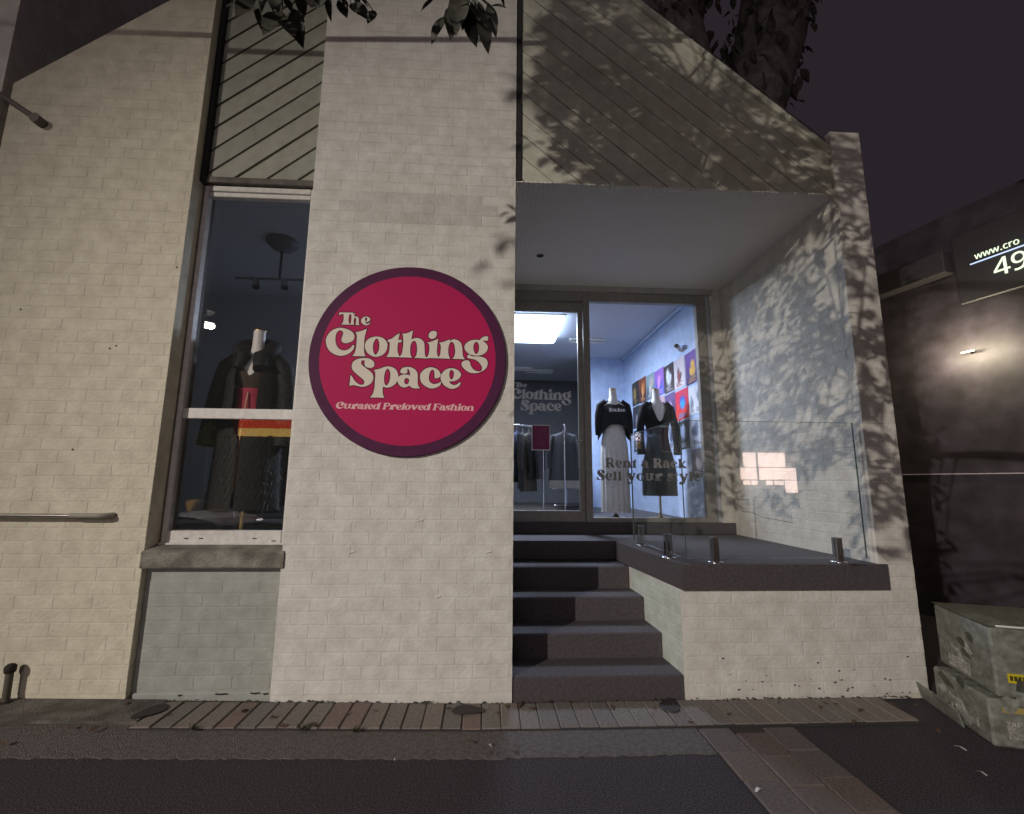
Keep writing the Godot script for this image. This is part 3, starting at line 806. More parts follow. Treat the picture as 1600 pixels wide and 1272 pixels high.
func build_interior(black_cloth: Material, white_form: Material, brass: Material, chrome: Material, dark_metal: Material) -> void:
	# ceiling light
	var cl := thing("ceiling_light", "bright square ceiling light inside the shop above the door", "ceiling light", Vector3(0.66, 3.769, -3.5))
	part(cl, "frame", Shape.new().span(Vector3(-0.42, -0.02, -0.46), Vector3(0.42, -0.001, 0.62), 0.008).done(), mats["white_aluminium"])
	part(cl, "diffuser", Shape.new().span(Vector3(-0.40, -0.115, -0.44), Vector3(0.40, -0.0205, 0.60), 0.03).done(), glow("ceiling_light_diffuser", Color(0.78, 0.87, 1.0), 14.0))
	var al := AreaLight3D.new()
	al.name = "ceiling_light_glow"
	al.light_color = Color(0.86, 0.91, 1.0)
	al.light_energy = 15.0
	al.area_size = Vector2(0.8, 0.68)
	al.area_range = 14.0
	al.shadow_enabled = true
	al.transform = Transform3D(Basis(Vector3.RIGHT, -PI / 2), Vector3(0.66, 3.64, -3.42))
	add_child(al)
	for p: Array in [[1.62, -4.0, "unlit white batten on the shop ceiling behind the mannequins"], [0.60, -6.0, "unlit white batten at the back of the shop ceiling, left one"], [1.05, -6.2, "unlit white batten at the back of the shop ceiling, right one"]]:
		var b := thing("ceiling_batten", p[2], "ceiling light", Vector3(p[0], 3.769, p[1]), "unlit ceiling battens in the shop")
		part(b, "frame", Shape.new().span(Vector3(-0.30, -0.04, -0.07), Vector3(0.30, -0.001, 0.07), 0.008).done(), mats["white_aluminium"])
		part(b, "tube", Shape.new().tube([Vector3(-0.28, -0.055, 0), Vector3(0.28, -0.055, 0)], [0.013], 8).done(), mats["white_aluminium"])
	var camera_ := thing("security_camera", "small white security camera on the shop wall above the posters", "security camera", Vector3(2.558, 3.17, -2.5))
	part(camera_, "mount", Shape.new().tube([Vector3.ZERO, Vector3(-0.05, 0.0, 0), Vector3(-0.07, 0.03, 0.01)], [0.03, 0.018, 0.016], 10).done(), mats["white_aluminium"])
	part(camera_, "body", Shape.new().tube([Vector3(-0.04, 0.045, -0.04), Vector3(-0.11, 0.035, 0.06)], [0.032], 12).done(), mats["white_aluminium"])
	part(camera_, "lens", Shape.new().tube([Vector3(-0.1095, 0.0352, 0.0595), Vector3(-0.114, 0.0345, 0.066)], [0.024], 12).done(), mat("lens_black", lin(0.01, 0.01, 0.015), 0.1))
	build_posters()

	# mannequin in a black top and a long pale skirt
	var a := thing("mannequin", "headless mannequin in black cropped tee and long pale skirt", "mannequin", Vector3(1.632, 0.992, -2.6))
	body_form(a, 1.66, white_form, brass)
	var top := func(ang: float) -> float: return 1.505 - 0.055 * pow(frontness(ang), 2.0)
	var hem := func(ang: float) -> float: return 1.17 - 0.20 * pow(absf(cos(ang)), 3.0)
	var tee := part(a, "black_top", drape(top, hem, func(ang: float, y: float, t: float) -> Vector2: return Vector2(lerpf(0.075, 0.175, smoothstep(0.0, 0.22, t)) + 0.035 * smoothstep(0.25, 1.0, t) + 0.006 * sin(ang * 9.0 + y * 8.0) * t, lerpf(0.07, 0.122, smoothstep(0.0, 0.25, t)) + 0.02 * t + 0.008 * sin(ang * 7.0) * t)), black_cloth)
	var tw := lay_text("Babe", Vector2(4, 100), 0.55, 4.0)
	var q := Shape.new()
	q.uv_quad(Vector3(-0.105, 1.325, 0.166), Vector3(0.105, 1.325, 0.166), Vector3(0.105, 1.395, 0.162), Vector3(-0.105, 1.395, 0.162))
	part(tee, "lettering", q.done(), picture("tee_print", cutout(264, 108, tw, lin(0.75, 0.75, 0.78)), 0.8, true))
	for s: float in [-1.0, 1.0]:
		part(a, "sleeve", Shape.new().tube([Vector3(s * 0.10, 1.475, 0), Vector3(s * 0.175, 1.42, 0.005), Vector3(s * 0.20, 1.30, 0.01), Vector3(s * 0.208, 1.16, 0.015), Vector3(s * 0.214, 1.04, 0.01)], [0.05, 0.054, 0.05, 0.045, 0.03], 12).done(), black_cloth)
	part(a, "skirt", drape(func(_g: float) -> float: return 1.19, func(_g: float) -> float: return 0.075, func(ang: float, _y: float, t: float) -> Vector2: return Vector2(lerpf(0.135, 0.178, smoothstep(0, 0.35, t)) + 0.010 * sin(ang * 16.0) * t, lerpf(0.10, 0.14, smoothstep(0, 0.35, t)) + 0.010 * sin(ang * 16.0) * t), 8, 96), mat("pale_skirt", lin(0.76, 0.75, 0.74), 0.85, tex["mottle"], 2.0))

	# mannequin in a black dress with a deep neckline
	var b2 := thing("mannequin", "headless mannequin in long sleeved black dress with deep neckline", "mannequin", Vector3(2.205, 0.992, -2.6))
	body_form(b2, 1.665, white_form, brass)
	part(b2, "black_dress", drape(func(ang: float) -> float: return 1.49 - 0.27 * pow(frontness(ang), 7.0), func(_g: float) -> float: return 0.28, func(ang: float, y: float, t: float) -> Vector2:
		var w := 0.172 if y > 1.25 else (lerpf(0.135, 0.172, smoothstep(1.06, 1.28, y)) if y > 1.06 else lerpf(0.135, 0.215, smoothstep(1.06, 0.55, y)))
		if y > 1.40:
			w = lerpf(0.172, 0.095, smoothstep(1.40, 1.49, y))
		return Vector2(w + 0.010 * sin(ang * 11.0) * t, w * 0.70 + 0.010 * sin(ang * 11.0 + 1.0) * t), 18, 64), black_cloth)
	for s: float in [-1.0, 1.0]:
		part(b2, "sleeve", Shape.new().tube([Vector3(s * 0.11, 1.47, 0), Vector3(s * 0.175, 1.40, 0.005), Vector3(s * 0.215, 1.24, 0.015), Vector3(s * 0.235, 1.10, 0.03), Vector3(s * 0.24, 0.92, 0.045), Vector3(s * 0.235, 0.80, 0.05)], [0.05, 0.058, 0.05, 0.048, 0.05, 0.055], 12).done(), black_cloth)

	build_fur_mannequin(white_form, brass)

	# racks of clothes
	var cloths := []
	for c: Array in [[0.02, 0.02, 0.025], [0.05, 0.05, 0.06], [0.6, 0.58, 0.54], [0.10, 0.03, 0.04], [0.03, 0.04, 0.09], [0.42, 0.40, 0.37], [0.015, 0.014, 0.016], [0.07, 0.06, 0.05], [0.50, 0.10, 0.12]]:
		cloths.append(mat("garment_%d" % cloths.size(), lin(c[0], c[1], c[2]), 0.9, tex["mottle"], 2.5))
	rack("clothes_rack", "chrome clothes rack behind the door glass with dark garments", Vector3(0.10, 2.22, -3.0), Vector3(0.80, 2.22, -3.35), 0.992, chrome)
	rack("clothes_rack", "chrome clothes rack with pale shirts beside the door mullion", Vector3(1.10, 2.25, -3.3), Vector3(1.45, 2.25, -5.2), 0.992, chrome)
	rack("clothes_rack", "chrome clothes rack of dark coats behind the tall window", Vector3(-2.6, 2.1, -1.75), Vector3(-1.05, 2.1, -1.75), 0.992, chrome)
	var words := {0: "black", 1: "charcoal", 2: "cream", 3: "maroon", 4: "navy", 5: "pale grey", 6: "jet black", 7: "brown", 8: "red"}
	var order_a := [0, 6, 1, 4, 0, 7, 6, 1]
	for i in order_a.size():
		garment("hanging_garment", ORD[i] + " garment from the left on the rack behind the door glass", Vector3(0.10, 2.15, -3.0).lerp(Vector3(0.80, 2.15, -3.35), (i + 0.5) / 8.0), 1.1 + 0.2 * sin(i * 2.1), 0.75 + 0.12 * sin(i * 1.7), 0.40, cloths[order_a[i]], "garments on the rack behind the door", chrome, 200 + i)
	var order_b := [1, 5, 2, 0, 8, 4, 5, 6, 3, 0, 4]
	for i in order_b.size():
		garment("hanging_garment", words[order_b[i]] + " garment, " + ORD[i] + " from the front on the rack beside the door mullion", Vector3(1.10, 2.18, -3.3).lerp(Vector3(1.45, 2.18, -5.2), (i + 0.4) / 11.0), -0.2 + 0.25 * sin(i * 2.7), 0.72 + 0.15 * sin(i * 2.3), 0.42, cloths[order_b[i]], "garments on the rack beside the mullion", chrome, 240 + i)
	var order_c := [6, 0, 1, 6, 7, 0, 4, 6, 3, 0, 1, 6]
	for i in order_c.size():
		garment("hanging_garment", ORD[i] + " dark coat from the left on the rack behind the tall window", Vector3(-2.6, 2.03, -1.75).lerp(Vector3(-1.05, 2.03, -1.75), (i + 0.5) / 12.0), 1.2 + 0.25 * sin(i * 1.9), 0.85 + 0.1 * sin(i), 0.42, cloths[order_c[i]], "garments on the rack in the window bay", chrome, 280 + i)
	# spotlights under the ceiling of the bay
	var tl := thing("track_light", "dark round ceiling pendant with a short spotlight bar in the window", "ceiling light", Vector3(-2.06, 3.769, -1.1))
	part(tl, "canopy", Shape.new().lathe(Vector3.ZERO, [Vector2(0.02, -0.11), Vector2(0.10, -0.08), Vector2(0.15, -0.03), Vector2(0.15, -0.001)], 24).done(), mat("pendant_paint", lin(0.16, 0.16, 0.17), 0.6))
	part(tl, "rod", Shape.new().tube([Vector3(0, -0.10, 0), Vector3(0, -0.40, 0)], [0.012], 8).done(), dark_metal)
	part(tl, "bar", Shape.new().tube([Vector3(-0.42, -0.40, 0), Vector3(0.30, -0.40, 0)], [0.013], 8).done(), mats["pendant_paint"])
	for x: float in [-0.22, 0.05]:
		part(tl, "spot_head", Shape.new().tube([Vector3(x, -0.41, 0), Vector3(x + 0.02, -0.50, 0.03)], [0.028, 0.036], 12).done(), chrome)


func build_posters() -> void:
	# [z of the near edge, z of the far edge, bottom, top, tones, what it looks like]
	var list := [
		[-2.10, -2.43, 2.665, 3.075, "5a2a90 e0b030 3a1d66 c89a2a", "purple poster with a yellow figure, nearest the shop window"],
		[-2.48, -2.80, 2.69, 3.08, "b8b0b8 5a4a50 d8d2d4 803a40", "pale poster with two small figures in the top row"],
		[-2.84, -3.16, 2.70, 3.09, "2c2226 d8dde0 54454a c8ccd4", "dark poster with a white gown in the top row"],
		[-3.20, -3.54, 2.72, 3.11, "9a6ac0 c07ac8 5a68c0 d89ad0", "lilac poster in the top row"],
		[-3.58, -3.93, 2.74, 3.13, "8aa0a8 b8a8a0 5a6470 cfc6bc", "grey blue poster in the top row"],
		[-3.97, -4.28, 2.75, 3.15, "8a4a2a c07a40 4a2a20 d8a060", "rust brown poster in the top row"],
		[-4.32, -4.66, 2.76, 3.16, "3a3428 7a5a30 201c1a 9a8040", "dark brown poster at the far end of the top row"],
		[-2.42, -2.80, 2.26, 2.645, "d02a50 2a60d0 e83a30 40a0e0", "red and blue poster below the gown poster"],
		[-2.08, -2.22, 2.28, 2.62, "c8ccd8 8a90a0 e8eaf0 707890", "white leaflet pair under the purple poster, near sheet"],
		[-2.24, -2.38, 2.28, 2.62, "d8dae0 9098a8 f0f0f4 80889c", "white leaflet pair under the purple poster, far sheet"],
		[-3.97, -4.28, 2.36, 2.72, "4a4048 b09aa8 2a2428 d0c0c8", "dark poster with pale marks in the second row"],
		[-4.32, -4.66, 2.36, 2.73, "30282c 5a5058 1c181c 8a8088", "black poster at the far end of the second row"],
		[-3.58, -3.93, 2.34, 2.70, "b06a78 d8b0b8 703a48 e8d0d4", "pink poster in the second row"],
		[-2.84, -3.16, 2.31, 2.67, "705a88 a890b8 3a2c50 c8b8d8", "mauve poster in the second row under the gown poster"],
		[-3.20, -3.54, 2.33, 2.69, "c0a0a8 604858 d8c8cc 382830", "faded rose poster in the second row under the lilac one"],
		[-2.44, -2.80, 1.87, 2.23, "20242c 8a98b8 101318 aab4cc", "near black poster in the third row between the mannequins' shoulders"],
		[-2.84, -3.16, 1.90, 2.26, "a8b4c8 58688a d0d8e4 384464", "steel blue poster in the third row behind the black dress"],
		[-3.20, -3.54, 1.92, 2.28, "583848 a87890 302028 d0a8b8", "plum poster in the third row behind the black dress"],
		[-3.58, -3.93, 1.94, 2.30, "98a0b0 4a5468 c8ccd8 303a50", "dull grey poster in the third row between the mannequins"],
		[-4.32, -4.66, 1.96, 2.32, "40505e 8098a8 26323c b0c4d0", "teal grey poster at the far end of the third row"],
		[-2.10, -2.40, 1.88, 2.22, "b8c0d0 6a7490 d8dce4 505a78", "pale blue leaflet in the third row near the window frame"],
		[-3.97, -4.30, 1.95, 2.30, "6a78b0 98a4d0 3a4880 c8d0e8", "blue poster low on the wall behind the black dress"],
		[-2.10, -2.40, 1.50, 1.84, "7a7078 b8b0b8 4a4248 d8d0d8", "grey leaflet lowest on the wall near the window frame"]]
	var r := RandomNumberGenerator.new()
	r.seed = 31
	for f: Array in list:
		var tones := []
		for h in (f[4] as String).split(" "):
			tones.append(Color(h))
		var im := Image.create(40, 48, false, Image.FORMAT_RGB8)
		for y in 48:
			for x in 40:
				im.set_pixel(x, y, (tones[0] as Color).lerp(tones[2], smoothstep(0.2, 0.9, y / 48.0 + 0.1 * sin(x * 0.3))))
		for k in 3:   # a figure in the middle
			var c := Vector2(20 + r.randf_range(-6, 6), 22 + r.randf_range(-6, 8))
			var rad := Vector2(r.randf_range(4, 10), r.randf_range(6, 14))
			for y in 48:
				for x in 40:
					if Vector2((x - c.x) / rad.x, (y - c.y) / rad.y).length() + 0.25 * sin(x * 1.3 + y * 0.7 + k) < 0.9:
						im.set_pixel(x, y, tones[1 if k < 2 else 3])
		for k in 4:   # lines of small print
			im.fill_rect(Rect2i(6 + r.randi() % 6, 38 + k * 2, 14 + r.randi() % 14, 1), tones[3])
		var x := 2.557
		var s := Shape.new()
		var za: float = f[0] + 0.014
		var ze: float = f[1] - 0.014
		x += r.randf_range(-0.003, 0.0)
		s.uv_quad(Vector3(x, f[2], ze), Vector3(x, f[2] + 0.004, za), Vector3(x, f[3] + 0.012, za), Vector3(x, f[3] + 0.008, ze))
		one("poster", f[5], "poster", s.done(), picture("poster_print_%d" % r.randi_range(0, 99999), im, 0.6), "posters on the shop side wall")
	# the notice on the door
	var nm := Image.create(44, 60, false, Image.FORMAT_RGB8)
	nm.fill(lin(0.75, 0.75, 0.78))
	nm.fill_rect(Rect2i(2, 2, 40, 56), lin(0.22, 0.03, 0.10))
	for k in 9:
		nm.fill_rect(Rect2i(8 + (k * 5) % 7, 9 + k * 5, 26 - (k * 7) % 12, 2), lin(0.30, 0.07, 0.15))
	var dq := Shape.new()
	var zd := -1.9535
	dq.uv_quad(Vector3(0.502, 1.787, zd), Vector3(0.715, 1.787, zd), Vector3(0.715, 2.078, zd), Vector3(0.502, 2.078, zd))
	one("door_notice", "small maroon notice with a white border on the door glass", "notice", dq.done(), picture("door_notice_print", nm))


func build_fur_mannequin(white_form: Material, brass: Material) -> void:
	var t := thing("mannequin", "headless mannequin in dark fur coat over a crimson dress in tall window", "mannequin", Vector3(-1.87, 0.992, -0.45), "", 0.10)
	t.scale = Vector3.ONE * 0.96
	body_form(t, 1.72, white_form, brass)
	var crimson := mat("crimson_cloth", lin(0.42, 0.018, 0.055), 0.7, tex["mottle"], 3.0)
	var lace := mat("lace", lin(0.10, 0.055, 0.03), 0.8, tex["speck"], 5.0)
	part(t, "dress", drape(func(_g: float) -> float: return 1.20, func(_g: float) -> float: return 0.35, func(ang: float, y: float, s: float) -> Vector2: return Vector2(0.135 + 0.06 * s + 0.008 * sin(ang * 12.0) * s, 0.105 + 0.05 * s + 0.008 * sin(ang * 12.0) * s), 8, 64), crimson)
	part(t, "dress_bodice", drape(func(ang: float) -> float: return 1.46 - 0.17 * pow(frontness(ang), 9.0), func(_g: float) -> float: return 1.17, func(_g: float, y: float, _s: float) -> Vector2: return Vector2(lerpf(0.138, 0.172, smoothstep(1.17, 1.36, y)) - 0.06 * smoothstep(1.40, 1.47, y), lerpf(0.104, 0.126, smoothstep(1.17, 1.30, y)) - 0.03 * smoothstep(1.36, 1.46, y)), 8, 48), lace)
	part(t, "belt", drape(func(_g: float) -> float: return 1.19, func(_g: float) -> float: return 1.125, func(_g: float, _y: float, _s: float) -> Vector2: return Vector2(0.143, 0.112), 1, 40), crimson)
	part(t, "cord", Shape.new().tube([Vector3(0.0, 1.15, 0.118), Vector3(-0.004, 0.9, 0.165), Vector3(-0.012, 0.35, 0.19)], [0.006], 6).done(), mat("cord_cloth", lin(0.55, 0.36, 0.22), 0.8))
	# coat: a sheet open at the front, with hairs standing off it
	var fur := mat("fur", lin(0.010, 0.009, 0.008), 0.75, tex["speck"], 3.0)
	var coat := Shape.new().smooth(true)
	var n := 40
	var rows := 12
	var g := []
	for j in rows + 1:
		var s := j / float(rows)
		var y := lerpf(1.50, 0.22, s)
		var w := lerpf(0.10, 0.205, smoothstep(0.0, 0.14, s)) + 0.06 * s
		var ring := []
		for k in n + 1:
			var open := lerpf(0.60, 0.40, smoothstep(0.0, 0.3, s)) - 0.36 * smoothstep(0.42, 0.60, s)
			var a := PI / 2 + open + (TAU - 2.0 * open) * k / n
			ring.append(Vector3(cos(a) * (w + 0.008 * sin(a * 9.0) * s), y, sin(a) * (w * 0.72 + 0.02)))
		g.append(ring)
	for j in rows:
		for k in n:
			var a: Vector3 = g[j][k]
			coat.quad(a, g[j][k + 1], g[j + 1][k + 1], g[j + 1][k], Vector3(a.x, 0, a.z))
	var c := part(t, "fur_coat", coat.done(), fur)
	var sleeves := []
	for s: float in [-1.0, 1.0]:
		var pts := [Vector3(s * 0.13, 1.47, 0), Vector3(s * 0.215, 1.38, 0.0), Vector3(s * 0.255, 1.20, 0.01), Vector3(s * 0.275, 1.0, 0.03), Vector3(s * 0.285, 0.72, 0.06)]
		part(t, "fur_sleeve", Shape.new().tube(pts, [0.06, 0.08, 0.075, 0.072, 0.078], 14).done(), fur)
		sleeves.append(pts)
	var ring2 := []
	for k in 15:
		var a := PI / 2 + 0.55 + (TAU - 1.1) * k / 14.0
		ring2.append(Vector3(cos(a) * 0.125, 1.545 - 0.06 * sin(a) - (0.04 if sin(a) > 0.4 else 0.0), sin(a) * 0.115))
	part(t, "fur_collar", Shape.new().tube([Vector3(-0.09, 1.34, 0.145)] + ring2 + [Vector3(0.09, 1.34, 0.145)], [0.03, 0.05, 0.06, 0.062], 12).done(), fur)
	var h := Shape.new()
	var r := RandomNumberGenerator.new()
	r.seed = 77
	for k in 11000:
		var p: Vector3
		var o: Vector3
		if k < 4500:
			var j := r.randi() % rows
			var i := r.randi() % n
			p = (g[j][i] as Vector3).lerp(g[j + 1][i + 1], r.randf())
			o = Vector3(p.x, 0.0, p.z).normalized()
		elif k < 7000:
			var pts: Array = sleeves[k % 2]
			var u := r.randf() * 3.99
			p = (pts[int(u)] as Vector3).lerp(pts[int(u) + 1], fposmod(u, 1.0))
			var a := r.randf() * TAU
			o = Vector3(cos(a), 0.1, sin(a)).normalized()
			p += o * 0.072
		else:
			var u := r.randf() * 13.99
			p = (ring2[int(u)] as Vector3).lerp(ring2[int(u) + 1], fposmod(u, 1.0))
			o = Vector3(r.randfn(), r.randfn() + 0.5, r.randfn()).normalized()
			p += o * 0.052
		var d := (o + Vector3(r.randfn() * 0.35, -0.9, r.randfn() * 0.35)).normalized() * r.randf_range(0.02, 0.045)
		var w := d.cross(o).normalized() * 0.0022
		h.tri(p - w, p + w, p + d, o)
	stuff(part(c, "fur", h.done(), mat("fur_tips", lin(0.050, 0.041, 0.034), 0.6)))


func build_cartons(grime: Texture2D, grain: Texture2D) -> void:
	var card := mat("printed_card", lin(0.345, 0.37, 0.33), 0.40, grime, 2.6, grain, 0.35)
	var card_top := mat("printed_card_top", lin(0.15, 0.15, 0.115), 0.35, grime, 3.2, grain, 0.3)
	var white := mat("torn_paper", lin(0.66, 0.67, 0.64), 0.7, grime, 4.0)
	var u := Vector3(-0.294, 0, 0.956)   # along the left faces, towards the street
	var w := Vector3(0.956, 0, 0.294)    # to the right
	var basis := Basis(w, Vector3.UP, u)
	var f := SystemFont.new()
	f.font_names = PackedStringArray(["Droid Sans"])
	f.font_weight = 700
	for k in 2:
		var size := Vector3(0.66, 0.250, 0.50) if k == 0 else Vector3(0.62, 0.38, 0.56)
		var at := Vector3(2.84, -0.008, 0.60) if k == 0 else Vector3(2.905, 0.244, 0.600)
		var o := thing("carton", ["lower grey green printed carton by the pillar, wider at its back", "upper grey green printed carton by the pillar, under a crumpled flap"][k], "carton", at, "cartons stacked by the pillar", 0.0)
		o.basis = basis * Basis(Vector3.UP, [0.0, -0.05][k])
		var bx := Shape.new()
		bx.box(Vector3(size.x * 0.5, size.y * 0.5, -size.z * 0.5), size, 0.012)
		part(o, "box", bx.done(), card)
		# a film of paper torn into scraps over the two faces that show
		var r := RandomNumberGenerator.new()
		r.seed = 60 + k
		for i in 17:
			var left := i < 9
			var c := Vector2(r.randf_range(0.08, 0.42), r.randf_range(0.05, 0.27))
			var poly := PackedVector2Array()
			var n := 9
			var rx := r.randf_range(0.03, 0.095)
			var ry := r.randf_range(0.016, 0.05)
			var lean := r.randf_range(-0.8, 0.2)
			for q in n:
				var a := TAU * q / n
				var s := r.randf_range(0.55, 1.15)
				poly.append(c + Vector2(cos(a) * rx * s, sin(a) * ry * s).rotated(lean))
			var t := Transform3D(Basis(Vector3(0, 0, 1), Vector3.UP, Vector3(-1, 0, 0)), Vector3(-0.0005, 0, -size.z)) if left else Transform3D(Basis.IDENTITY, Vector3(0, 0, 0.0005))
			part(o, "paper_scrap", Shape.new().prism(poly, 0.0, 0.0015 + 0.0002 * i, t).done(), [white, mat("faded_paper", lin(0.36, 0.38, 0.33), 0.7, grime, 4.0), mat("dark_print", lin(0.10, 0.11, 0.09), 0.6, grime, 4.0)][i % 3])
		if k == 1:
			part(o, "label", Shape.new().span(Vector3(0.055, 0.085, 0.001), Vector3(0.145, 0.135, 0.004)).done(), mat("yellow_label", lin(0.60, 0.50, 0.02), 0.5), "yellow label")
			for i in 4:
				part(o, "label_print", Shape.new().span(Vector3(0.064 + i * 0.019, 0.098, 0.0042), Vector3(0.078 + i * 0.019, 0.123, 0.0050)).done(), mat("label_ink", lin(0.06, 0.05, 0.01), 0.6))
			part(o, "label", Shape.new().span(Vector3(-0.0035, 0.03, -0.44), Vector3(-0.0005, 0.10, -0.23)).done(), white, "white label")
			for i in 3:
				part(o, "label_print", Shape.new().span(Vector3(-0.0042, 0.045 + i * 0.017, -0.42), Vector3(-0.0037, 0.051 + i * 0.017, -0.30 + i * 0.03)).done(), mat("grey_ink", lin(0.2, 0.2, 0.2), 0.6))
			# crumpled top flap
			var q2 := Shape.new().smooth(true)
			var nn := 9
			var gr := []
			for j in nn:
				for i in nn:
					var e := i == 0 or j == 0 or i == nn - 1 or j == nn - 1
					gr.append(Vector3(lerpf(-0.012, size.x + 0.01, i / 8.0), size.y + 0.004 + (0.0 if e else r.randf_range(0.0, 0.02)), lerpf(-size.z - 0.01, 0.014, j / 8.0)))
			for j in nn - 1:
				for i in nn - 1:
					q2.quad(gr[j * nn + i], gr[j * nn + i + 1], gr[(j + 1) * nn + i + 1], gr[(j + 1) * nn + i], Vector3.UP)
			part(o, "top_flap", q2.done(), card_top)
			part(o, "pale_edge_strip", Shape.new().box(Vector3(0.20, size.y + 0.006, 0.010), Vector3(0.34, 0.012, 0.012), 0.004).done(), mat("pale_edge_gloss", lin(0.75, 0.76, 0.74), 0.15))  # pale glossy strip along the upper front edge
		else:
			part(o, "print_band", Shape.new().span(Vector3(0.06, 0.185, 0.001), Vector3(0.40, 0.215, 0.0038)).done(), mat("ochre_print", lin(0.40, 0.31, 0.09), 0.6))
			var line := 0
			for word in ["ZAP", "004", "004"]:
				var tm := TextMesh.new()
				tm.font = f
				tm.text = word
				tm.font_size = 48
				tm.pixel_size = 0.040 / 48.0
				tm.depth = 0.002
				var l := part(o, "lettering", tm, white)
				l.position = Vector3(0.105, 0.125 - line * 0.030, 0.0028)
				line += 1
			for i in 6:
				part(o, "print_mark", Shape.new().span(Vector3(-0.003, 0.055, -0.34 + i * 0.045), Vector3(-0.0006, 0.095 + 0.008 * (i % 2), -0.322 + i * 0.045)).done(), white)
	# a flattened piece that juts out at the back
	var flat := part(self, "cardboard_flap", Shape.new().box(Vector3.ZERO, Vector3(0.012, 0.10, 0.42), 0.003, basis * Basis(Vector3(0, 0, 1), 0.25)).done(), card)
	flat.position = Vector3(2.955, 0.27, 0.22)
	tag(flat, "loose cardboard flap leaning on the lower carton", "cardboard")
	flat.position = Vector3(2.925, 0.045, 0.20)


